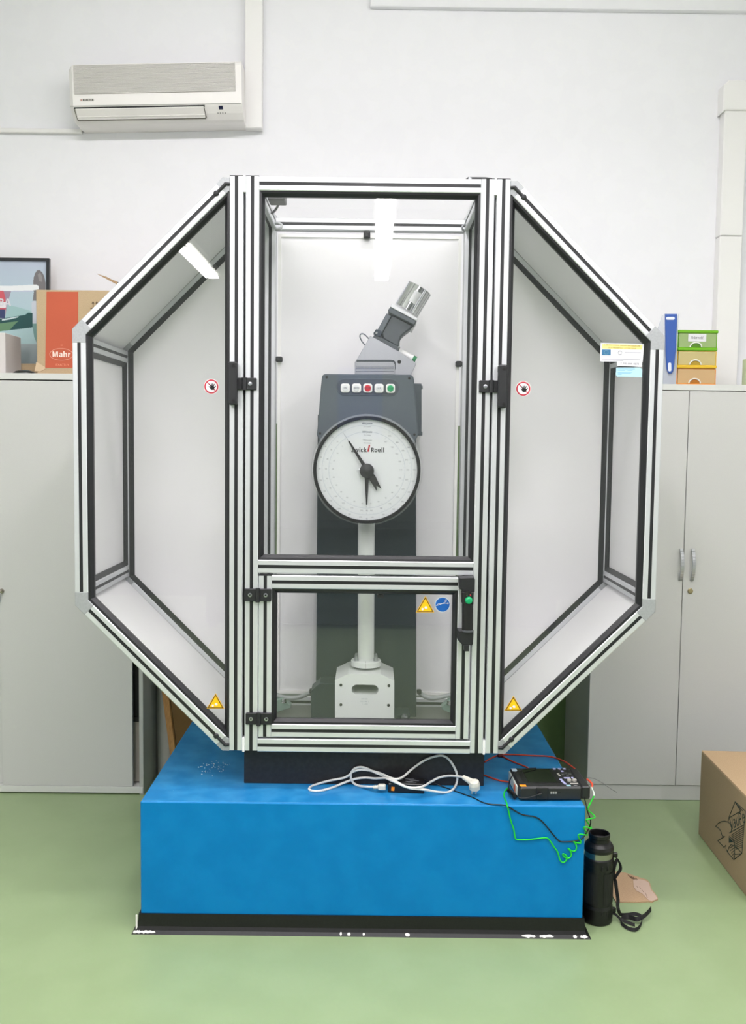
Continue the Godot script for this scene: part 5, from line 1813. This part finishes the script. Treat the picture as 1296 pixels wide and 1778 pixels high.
	for v in [[884.5, 1360, 0.475], [884, 1370, 0.462], [886, 1375, 0.46], [892, 1380, 0.46], [899, 1383.5, 0.46]]:
		px.append(on(v[0], v[1], v[2]))
	b.tube(smooth(px, 6), 0.0022, 8)
	obj("lead", b, mat(Color(0.03, 0.03, 0.035), 0.4), t)
	b = MB.new()
	b.tube([on(884.5, 1373, 0.461), on(886, 1375, 0.461), on(892.5, 1381, 0.461), on(894.5, 1383, 0.461)], 0.0085, 14, 0.0085)
	obj("ferrite", b, mat(Color(0.03, 0.03, 0.033), 0.3), t)
	b = MB.new()
	px = [at(899, 1383.5, 3.12), at(905, 1385.5, 3.118), at(915, 1385.5, 3.118), at(925, 1383, 3.122), at(936, 1379.5, 3.13)]
	b.tube(smooth(px, 6), 0.0018, 8)
	b.box(at(938, 1379.3, 3.135), Vector3(0.012, 0.010, 0.012), 0.002)
	obj("lead", b, mat(Color(0.05, 0.055, 0.055), 0.4), t)
	logger()
	# green coiled earth lead
	t = thing("green_lead", "bright green coiled lead hanging over the plinth's right front edge", "cable", Vector3(0.6, 0.35, -3.1))
	px = [on(884, 1367, 0.452), on(880, 1370, 0.452), on(876.5, 1375, 0.4495), on(875.5, 1382, 0.4485), on(878, 1389, 0.4485), on(880.5, 1395, 0.4485), on(881.3, 1399.8, 0.4485)]
	for v in [[883.5, 1408], [886, 1420], [889, 1430], [892.5, 1440], [894.5, 1452], [896, 1456.5], [900, 1457.8], [915, 1458], [930, 1456.5], [946, 1454.7], [952, 1456], [957, 1462], [962, 1470], [968, 1478], [970.5, 1485], [972, 1491], [975, 1496], [979, 1497.5], [983, 1494.5], [985, 1489.5], [983, 1485], [979, 1482.5], [977.5, 1484], [981, 1488.5], [986, 1490], [990.5, 1488.5], [992.5, 1484], [991, 1478], [987, 1473.5], [987, 1473], [991, 1476], [996, 1478], [1000, 1476.5], [1001.5, 1471], [999.5, 1465], [996.5, 1461], [997.5, 1462], [1003, 1463.5], [1008, 1464], [1009.5, 1462]]:
		px.append(at(v[0], v[1], 3.101))
	b = MB.new()
	b.tube(smooth(px, 4), 0.0024, 8)
	# the coils that climb past the corner
	px = [at(1009.5, 1462, 3.101), at(1006, 1455, 3.09), at(1004.5, 1450, 3.085), at(1009, 1448.5, 3.085), at(1016, 1449.5, 3.095), at(1020, 1450, 3.11), at(1018, 1444, 3.115), at(1015, 1439, 3.10), at(1014, 1436.5, 3.09), at(1020, 1436, 3.09), at(1026, 1438.5, 3.10), at(1027.5, 1437, 3.115), at(1023, 1431, 3.12), at(1019, 1425, 3.11), at(1019, 1423, 3.10), at(1026, 1421.5, 3.10), at(1032.5, 1420, 3.11), at(1033, 1417, 3.12), at(1027, 1411.5, 3.125), at(1021, 1406, 3.12), at(1021, 1403.5, 3.12), at(1026, 1394, 3.125), at(1032, 1382, 3.13)]
	b.tube(smooth(px, 4), 0.0024, 8)
	obj("lead", b, mat(Color(0.09, 0.78, 0.16), 0.4), t)
	b = MB.new()
	b.tube(smooth([at(1032, 1382, 3.13), at(1032, 1377, 3.14), at(1029.5, 1371, 3.15), at(1028, 1366.5, 3.155)], 4), 0.0022, 8)
	obj("bare_end", b, mat(Color(0.80, 0.86, 0.80), 0.4), t)
	# orange signal leads
	t = thing("orange_leads", "orange-red leads curling from the black base round the logger", "cable", Vector3(0.6, 0.446, -3.4))
	var om := mat(Color(0.80, 0.27, 0.16), 0.45)
	for run in [[842, 1323, 852, 1317, 865, 1311.5, 871, 1310, 900, 1310.5, 925, 1312, 950, 1313, 965, 1316, 980, 1322, 992, 1330, 1001, 1337], [871, 1312, 882, 1318, 896, 1324.5, 908, 1329, 917, 1333], [841, 1346, 852, 1350, 865, 1354.5, 878, 1357, 888, 1358]]:
		b = MB.new()
		px = []
		for i in range(0, run.size(), 2):
			px.append(on(run[i], run[i + 1], 0.4495 + (0.02 * (i - 14) / 6.0 if i > 14 else 0.0)))
		b.tube(smooth(px, 5), 0.003, 8)
		obj("lead", b, om, t)
	b = MB.new()
	b.tube(smooth([at(1020, 1353, 3.20), at(1025, 1357, 3.18), at(1029, 1362, 3.165), at(1028, 1367, 3.155)], 5), 0.0034, 8)
	obj("lead", b, om, t)
	b = MB.new()
	b.box(on(869, 1312, 0.452), Vector3(0.022, 0.010, 0.012), 0.003, Basis(Vector3.UP, 0.3))
	obj("cable_tie", b, mat(Color(0.40, 0.06, 0.05), 0.5), t)
	# thin grey wire beside the logger
	b = MB.new()
	b.tube(smooth([at(1019, 1350, 3.25), at(1032, 1352, 3.24), at(1046, 1359, 3.22), at(1060, 1369, 3.2), at(1072, 1376, 3.19)], 6), 0.0009, 6)
	tag(obj("thin_wire", b, mat(Color(0.35, 0.36, 0.34), 0.5)), "hair-thin dark wire sticking out right of the logger", "wire")


func logger() -> void:
	var t := thing("data_logger", "black portable data logger with screen and key pad at the plinth's right front corner", "data logger", Vector3(0.63, 0.4465, -3.24))
	var y0 := 0.4485
	var h := 0.048
	var body := mat(Color(0.135, 0.138, 0.142), 0.4)
	# footprint, slightly askew
	var fl := Vector3(0.513, y0, -3.145)
	var fr := Vector3(0.727, y0, -3.152)
	var X := (fr - fl).normalized()
	var Z := X.cross(Vector3.UP).normalized()     # towards the viewer... depth axis is -Z
	Z = Vector3(-X.z, 0, X.x)                       # points to +z
	if Z.z < 0:
		Z = -Z
	var B := Basis(X, Vector3.UP, X.cross(Vector3.UP))
	var w := fl.distance_to(fr)
	var dep := 0.19
	var ctr := fl + X * w / 2 - Z * dep / 2 + Vector3.UP * h / 2
	var b := MB.new()
	b.box(ctr, Vector3(w, h, dep), 0.006, B)
	obj("case", b, body, t)
	b = MB.new()
	b.box(fr + X * 0.013 - Z * (dep / 2 - 0.002) + Vector3.UP * (h / 2 + 0.002), Vector3(0.030, h - 0.004, dep - 0.012), 0.004, B)
	var md := obj("input_module", b, body, t)
	for k in 3:
		b = MB.new()
		b.box(fr + X * 0.0285 - Z * (0.05 + 0.045 * k) + Vector3.UP * 0.026, Vector3(0.003, 0.018, 0.03), 0.001, B)
		obj("terminal", b, M.dark, md)
	var P := func(u: float, v: float, up := 0.0) -> Vector3:      # a point on the top, u along the front, v away from the viewer
		return fl + X * u * w - Z * v * dep + Vector3.UP * (h + up)
	var plate := func(called: String, u: float, v: float, du: float, dv: float, m: Material, hgt := 0.0012) -> void:
		var q := MB.new()
		q.box(P.call(u, v, hgt / 2), Vector3(du * w, hgt, dv * dep), minf(0.0006, hgt * 0.3), B)
		obj(called, q, m, t)
	plate.call("screen_surround", 0.40, 0.56, 0.60, 0.80, mat(Color(0.10, 0.10, 0.105), 0.3), 0.0008)
	plate.call("screen", 0.41, 0.57, 0.46, 0.66, mat(Color(0.105, 0.125, 0.10), 0.12), 0.0014)
	plate.call("key_field", 0.83, 0.53, 0.27, 0.88, mat(Color(0.11, 0.112, 0.118), 0.4), 0.0007)
	var key := mat(Color(0.66, 0.66, 0.82), 0.5)
	var grey := mat(Color(0.66, 0.65, 0.62), 0.5)
	for v in [[0.735, 0.93], [0.82, 0.93], [0.905, 0.93], [0.84, 0.80], [0.73, 0.36], [0.735, 0.28], [0.745, 0.21], [0.755, 0.14]]:
		plate.call("key", v[0], v[1], 0.045, 0.06, key, 0.002)
	for v in [[0.745, 0.66], [0.75, 0.58]]:
		plate.call("key", v[0], v[1], 0.035, 0.055, grey, 0.002)
	plate.call("key", 0.845, 0.44, 0.10, 0.055, key, 0.002)
	plate.call("key", 0.935, 0.45, 0.035, 0.055, key, 0.002)
	plate.call("key", 0.79, 0.055, 0.07, 0.055, mat(Color(0.62, 0.78, 0.82), 0.5), 0.002)
	plate.call("key", 0.90, 0.155, 0.13, 0.045, grey, 0.002)
	plate.call("key", 0.90, 0.055, 0.06, 0.035, mat(Color(0.42, 0.42, 0.43), 0.5), 0.002)
	for v in [[0.82, 0.63], [0.88, 0.70], [0.935, 0.65], [0.88, 0.58]]:
		plate.call("cursor_key", v[0], v[1], 0.045, 0.07, mat(Color(0.27, 0.28, 0.27), 0.4), 0.002)
	for v in [0.85, 0.935]:
		var q := MB.new()
		q.lathe([Vector2(0.0075, 0), Vector2(0.0075, 0.006), Vector2(0.006, 0.008), Vector2(0, 0.008)], Transform3D(Basis(), P.call(v, 0.29)), 20)
		obj("round_key", q, grey, t)
	plate.call("asset_label", 0.10, 0.88, 0.17, 0.16, mat(Color(0.72, 0.80, 0.86), 0.6), 0.0005)
	plate.call("blue_logo", 0.145, 0.60, 0.06, 0.09, mat(Color(0.10, 0.27, 0.52), 0.5), 0.0005)
	plate.call("orange_label", 0.065, 0.065, 0.10, 0.085, mat(Color(0.97, 0.60, 0.12), 0.6), 0.0006)
	# end cap with the labels at the left
	b = MB.new()
	b.box(fl - X * 0.0035 - Z * dep * 0.52 + Vector3.UP * h * 0.52, Vector3(0.006, h * 0.72, dep * 0.8), 0.002, B)
	var ec := obj("end_label", b, mat(Color(0.72, 0.75, 0.72), 0.4), t)
	b = MB.new()
	b.box(fl - X * 0.0066 - Z * dep * 0.30 + Vector3.UP * h * 0.52, Vector3(0.0012, h * 0.5, dep * 0.14), 0.0003, B)
	obj("orange_patch", b, mat(Color(0.80, 0.38, 0.22), 0.5), ec)
	# front: card slot bay, ports
	b = MB.new()
	b.box(fl + X * w * 0.36 + Z * 0.0015 + Vector3.UP * h * 0.55, Vector3(w * 0.19, h * 0.86, 0.006), 0.002, B)
	obj("port_bay", b, mat(Color(0.10, 0.10, 0.105), 0.45), t)
	b = MB.new()
	for k in 3:
		b.box(fl + X * w * (0.505 + 0.037 * k) + Z * 0.0006 + Vector3.UP * h * 0.58, Vector3(w * 0.026, h * 0.16, 0.002), 0.0005, B)
	obj("port_symbols", b, mat(Color(0.58, 0.58, 0.55), 0.5), t)
	b = MB.new()
	b.box(fl + X * w * 0.452 + Z * 0.0003 + Vector3.UP * h * 0.5, Vector3(0.0012, h * 0.9, 0.001), 0.0, B)
	b.box(fl + X * w * 0.63 + Z * 0.0003 + Vector3.UP * h * 0.62, Vector3(w * 0.045, h * 0.06, 0.001), 0.0, B)
	obj("panel_gap", b, M.dark, t)


# ---------- on the floor ----------
func ribbon(pts: Array, ups: Array, w: float) -> MB:
	# a webbing strap: flat band along the points, its width along the given directions
	var b := MB.new()
	var th := 0.0009
	for i in pts.size() - 1:
		var t: Vector3 = ((pts[i + 1] - pts[i]) as Vector3).normalized()
		var u0: Vector3 = ups[i] * w / 2
		var u1: Vector3 = ups[i + 1] * w / 2
		var n0 := t.cross(ups[i]).normalized() * th
		var n1 := t.cross(ups[i + 1]).normalized() * th
		var a: Vector3 = pts[i]
		var c: Vector3 = pts[i + 1]
		var m := (a + c) / 2
		b.out([a - u0 + n0, a + u0 + n0, c + u1 + n1, c - u1 + n1], m)
		b.out([a - u0 - n0, a + u0 - n0, c + u1 - n1, c - u1 - n1], m)
		b.out([a + u0 + n0, a + u0 - n0, c + u1 - n1, c + u1 + n1], m)
		b.out([a - u0 + n0, a - u0 - n0, c - u1 - n1, c - u1 + n1], m)
	return b


func floor_things() -> void:
	var b: MB
	# vacuum flask
	var c := Vector3(0.8045, 0, -3.215)
	var t := thing("vacuum_flask", "black vacuum flask with a steel band and a carrying strap beside the blue plinth", "flask", c)
	var xf := Transform3D(Basis(), c)
	var blk := mat(Color(0.022, 0.022, 0.024), 0.42)
	b = MB.new()
	b.lathe([Vector2(0, 0.0), Vector2(0.047, 0.0), Vector2(0.0515, 0.005), Vector2(0.053, 0.02), Vector2(0.053, 0.055), Vector2(0.0515, 0.062), Vector2(0.0505, 0.066), Vector2(0.0505, 0.20), Vector2(0.0515, 0.207), Vector2(0.052, 0.215), Vector2(0.0505, 0.228), Vector2(0.0485, 0.232), Vector2(0, 0.232)], xf, 48)
	obj("body", b, blk, t)
	b = MB.new()
	b.lathe([Vector2(0.0, 0.232), Vector2(0.0482, 0.232), Vector2(0.0482, 0.252), Vector2(0, 0.252)], xf, 48)
	obj("steel_band", b, mat(Color(0.62, 0.62, 0.58), 0.3, 1.0), t)
	b = MB.new()
	b.lathe([Vector2(0.0, 0.252), Vector2(0.0500, 0.252), Vector2(0.0505, 0.262), Vector2(0.048, 0.272), Vector2(0.041, 0.281), Vector2(0.035, 0.284), Vector2(0.0345, 0.296), Vector2(0.0365, 0.300), Vector2(0.0365, 0.311), Vector2(0.034, 0.313), Vector2(0.0315, 0.311), Vector2(0.030, 0.292), Vector2(0.014, 0.290), Vector2(0.012, 0.296), Vector2(0, 0.297)], xf, 48)
	obj("cup_lid", b, blk, t)
	# raised grip panels and their slots
	for ang in [-0.15, 1.45]:
		b = MB.new()
		for i in 8:
			var a0: float = ang + 1.2 * (i / 8.0) + 0.35
			var a1: float = ang + 1.2 * ((i + 1) / 8.0) + 0.35
			var q := []
			for v in [[a0, 0.075], [a1, 0.075], [a1, 0.185], [a0, 0.185]]:
				q.append(c + Vector3(cos(v[0]) * 0.0522, v[1], sin(v[0]) * 0.0522))
			b.out(q, c + Vector3(0, 0.13, 0))
		obj("grip_panel", b, mat(Color(0.045, 0.046, 0.044), 0.6), t)
	b = MB.new()
	for v in [[1.15, 0.205], [1.55, 0.205], [1.15, 0.046], [1.5, 0.046]]:
		b.box(c + Vector3(cos(v[0]) * 0.0518, v[1], sin(v[0]) * 0.0518), Vector3(0.006, 0.016, 0.004), 0.001, Basis(Vector3.UP, PI / 2 - v[0]))
	obj("grip_slot", b, M.dark, t)
	for y in [0.236, 0.040]:
		b = MB.new()
		b.box(c + Vector3(0.0555, y, 0.006), Vector3(0.016, 0.018, 0.012), 0.003)
		obj("strap_lug", b, blk, t)
	var zc := 3.205
	var upper := [at(1071.5, 1490, zc), at(1074, 1494, zc), at(1077.5, 1501, zc - 0.005), at(1078, 1509, zc - 0.01), at(1073, 1517, zc - 0.01), at(1067.5, 1525, zc - 0.005), at(1066, 1529, zc)]
	var up := []
	var line := smooth(upper, 5)
	for p in line:
		up.append(Vector3(0.5, 0.0, 0.86))
	obj("strap", ribbon(line, up, 0.012), mat(Color(0.02, 0.02, 0.022), 0.75), t)
	var lower := [at(1071.5, 1492, zc), at(1067, 1506, zc), at(1065.5, 1520, zc), at(1069, 1530, zc - 0.005), at(1071, 1545, zc - 0.008), at(1073.5, 1562, zc - 0.01), at(1073, 1572, zc - 0.015), at(1075, 1582, zc - 0.02), on(1079, 1588, 0.022), on(1090, 1588, 0.016), on(1104, 1587, 0.02), on(1115, 1592, 0.014), on(1113, 1606, 0.012), on(1104, 1614, 0.008), on(1090, 1611, 0.008), on(1079, 1603, 0.008)]
	line = smooth(lower, 5)
	up = []
	for i in line.size():
		var k := clampf((i - 34.0) / 8.0, 0.0, 1.0)
		up.append(Vector3(0.9, 0.05, 0.42).lerp(Vector3(0.15, 0.85, -0.5), k).normalized())
	obj("strap", ribbon(line, up, 0.012), mat(Color(0.02, 0.02, 0.022), 0.75), t)
	var tail := [on(1078, 1600, 0.007), on(1082, 1594, 0.012), on(1092, 1592, 0.012), on(1106, 1596, 0.018), on(1118, 1591, 0.022), on(1126, 1584, 0.025), on(1131, 1578, 0.02)]
	line = smooth(tail, 5)
	up = []
	for i in line.size():
		up.append(Vector3(0.1, 0.75, -0.65).normalized())
	obj("strap", ribbon(line, up, 0.016), mat(Color(0.02, 0.02, 0.022), 0.75), t)
	var lug := [at(1063, 1585, zc), at(1068, 1586.5, zc), on(1074, 1592, 0.02), on(1080, 1597, 0.012), on(1092, 1602, 0.008), on(1103, 1606, 0.006)]
	line = smooth(lug, 5)
	up = []
	for i in line.size():
		up.append(Vector3(0.1, 0.75, -0.65).normalized())
	obj("strap", ribbon(line, up, 0.011), mat(Color(0.02, 0.02, 0.022), 0.75), t)
	# torn kraft paper
	t = thing("torn_cardboard", "torn piece of brown cardboard lying flat on the floor behind the flask", "cardboard", on(1095, 1545, 0))
	var outline := [1063, 1512, 1075, 1514, 1086, 1515.5, 1100, 1520, 1112, 1524, 1124, 1527.5, 1129, 1533, 1131.5, 1541, 1132, 1544.5, 1137, 1550, 1142, 1557, 1143, 1561.5, 1138, 1563, 1133, 1566, 1127, 1565, 1110, 1566, 1090, 1566, 1070, 1566, 1063, 1553]
	var poly := PackedVector2Array()
	for i in range(0, outline.size(), 2):
		var p := on(outline[i], outline[i + 1], 0.004)
		poly.append(Vector2(p.x, p.z))
	b = MB.new()
	var lyxf := Transform3D(Basis(Vector3.RIGHT, Vector3.BACK, Vector3.DOWN), Vector3.ZERO)
	b.prism(poly, -0.0005, -0.005, 0.0, lyxf)
	obj("sheet", b, noisy(Color(0.70, 0.58, 0.45), Color(0.74, 0.62, 0.49), 0.06, 5.0, 0.85), t)
	var strip := [1100, 1527, 1112, 1527, 1121, 1529, 1127, 1533, 1129.5, 1541, 1131, 1546, 1136, 1551, 1141, 1558, 1141, 1561.5, 1132, 1564.5, 1127, 1563, 1120, 1556, 1115, 1551, 1106, 1547, 1101, 1540]
	poly = PackedVector2Array()
	for i in range(0, strip.size(), 2):
		var p := on(strip[i], strip[i + 1], 0.0055)
		poly.append(Vector2(p.x, p.z))
	b = MB.new()
	b.prism(poly, -0.0052, -0.0062, 0.0, Transform3D(Basis(Vector3.RIGHT, Vector3.BACK, Vector3.DOWN), Vector3.ZERO))
	obj("torn_layer", b, mat(Color(0.78, 0.68, 0.61), 0.9), t, "paler torn top layer")
	b = MB.new()
	for v in [[1091, 1519, 1098, 1526], [1094, 1520, 1101, 1527.5], [1097, 1521.5, 1103, 1528], [1100, 1522.5, 1106, 1528.5], [1104, 1524, 1108, 1528], [1106, 1538.5, 1109, 1542], [1111, 1540, 1113, 1543], [1115, 1545, 1118, 1549], [1121, 1550, 1125, 1559]]:
		var p := on(v[0], v[1], 0.006)
		var q := on(v[2], v[3], 0.006)
		b.tube([p, q], 0.0008, 5)
	obj("printed_marks", b, mat(Color(0.40, 0.30, 0.24), 0.9), t)
	# big carton at the right
	t = thing("moving_carton", "large brown carton with a dark green company mark, on the floor at the right edge", "carton", Vector3(1.75, 0, -3.6))
	var A := Vector3(1.4145, 0, -3.963)
	var D := Vector3(1.3935, 0, -3.28)
	var dirz := (D - A).normalized()
	var dirx := Vector3(-dirz.z, 0, dirz.x)
	if dirx.x < 0:
		dirx = -dirx
	var H := 0.36
	var Wd := 0.62
	var Ld := A.distance_to(D)
	var ctr := A + dirz * Ld / 2 + dirx * Wd / 2 + Vector3.UP * H / 2
	var BB := Basis(dirx, Vector3.UP, dirx.cross(Vector3.UP))
	b = MB.new()
	b.box(ctr, Vector3(Wd, H, Ld), 0.003, BB)
	obj("carton_body", b, M.carton, t)
	for sd in [-1.0, 1.0]:
		b = MB.new()
		b.box(ctr + dirx * sd * (Wd / 4 + 0.0005) + Vector3.UP * (H / 2 + 0.002), Vector3(Wd / 2 - 0.003, 0.004, Ld - 0.002), 0.0012, BB)
		obj("top_flap", b, noisy(Color(0.73, 0.62, 0.48), Color(0.77, 0.66, 0.52), 0.06, 5.0, 0.85), t)
	# printed mark on the left side: drawn where the side's plane is met
	var nl := -dirx
	var S := func(zx: float, zy: float) -> Vector3:     # pixels measured in a 6.349x enlargement from (1190, 1280)
		var r := ray(1190.0 + zx / 6.349, 1280.0 + zy / 6.349)
		var o := Vector3(0, EYE, 0)
		var k := (A - o).dot(nl) / r.dot(nl)
		return o + r * k + nl * 0.0006
	var ink := mat(Color(0.10, 0.19, 0.17), 0.8)
	b = MB.new()
	var strokes := [
		[555, 712, 485, 890, 615, 815, 555, 712, 668, 815], [668, 815, 665, 870, 655, 965, 630, 1280, 540, 1350, 470, 1265],
		[485, 890, 478, 925], [340, 985, 360, 955, 400, 930, 440, 925, 480, 935, 505, 965, 517, 1005, 510, 1045, 490, 1055],
		[340, 985, 375, 1005, 400, 1040, 412, 1090, 440, 1095, 362, 1138, 432, 1215, 455, 1190, 455, 1230, 465, 1250, 470, 1265],
		[490, 1055, 655, 965], [490, 1090, 545, 1150, 550, 1195, 630, 1280], [470, 1265, 485, 1215, 510, 1185, 540, 1195, 550, 1200, 548, 1350],
		[550, 1290, 630, 1285]]
	for stv in strokes:
		for i in range(0, stv.size() - 2, 2):
			b.tube([S.call(stv[i], stv[i + 1]), S.call(stv[i + 2], stv[i + 3])], 0.0014, 5)
	for k in 10:
		var f := k / 9.0
		b.tube([S.call(lerpf(510, 560, f), lerpf(1080, 1235, f)), S.call(lerpf(655, 635, f), lerpf(1000, 1220, f) - 10)], 0.0011, 5)
	for k in 5:
		var f := k / 4.0
		b.tube([S.call(lerpf(490, 535, f), lerpf(1225, 1330, f)), S.call(548, lerpf(1190, 1300, f))], 0.0010, 5)
	for k in 4:
		b.tube([S.call(575 + k * 13, 745 + k * 18), S.call(605 + k * 12, 770 + k * 14)], 0.0010, 5)
	var tp := [S.call(485, 1100), S.call(535, 1155), S.call(485, 1165)]
	b.out(tp, tp[0] + dirx)
	var mark := obj("company_mark", b, ink, t)
	b = MB.new()
	var p0: Vector3 = S.call(498, 962)
	var p1: Vector3 = S.call(662, 870)
	var tx := (p1 - p0)
	var len := tx.length()
	tx = tx.normalized()
	var ty := nl.cross(tx)
	text(b, "VauPe", len * 0.50, p0 + tx * 0.002, false, Basis(tx * 0.70, ty * 0.70, nl), "Droid Sans", true)
	obj("mark_lettering", b, ink, mark)
	# grey roll and a board between the left cabinet and the plinth
	b = MB.new()
	var rx := at(285, 1250, 4.63).x + 0.004
	b.tube([Vector3(rx, 0.0, -4.63), Vector3(rx - 0.002, 1.3, -4.63)], 0.037, 28)
	tag(obj("grey_roll", b, mat(Color(0.84, 0.84, 0.80), 0.7)), "upright grey roll wedged between the left cabinet and the plinth", "roll")
	var q0 := at(301, 1305, 4.52)
	var q1 := at(288, 1205, 4.52)
	var ax := (q1 - q0).normalized()
	var low := q0 - ax * ((q0.y - 0.004) / ax.y)
	t = thing("leaning_board", "brown wooden board leaning beside the grey roll behind the plinth's left side", "board", low)
	var side := ax.cross(Vector3.BACK).normalized()
	var yawed := (side + Vector3(0, 0, -0.75)).normalized()
	var nn := yawed.cross(ax).normalized()
	b = MB.new()
	b.box(low + ax * 0.33, Vector3(0.028, 0.66, 0.03), 0.001, Basis(side, ax, side.cross(ax)))
	obj("board_edge", b, noisy(Color(0.68, 0.50, 0.29), Color(0.78, 0.60, 0.37), 0.03, 4.0, 0.7, 4, 0.0, Vector3(6, 0.4, 6)), t)
	b = MB.new()
	b.box(low + ax * 0.33 + yawed * 0.115 + Vector3(0, 0, -0.012), Vector3(0.20, 0.655, 0.014), 0.001, Basis(yawed, ax, nn))
	obj("board_face", b, mat(Color(0.50, 0.39, 0.22), 0.7), t)
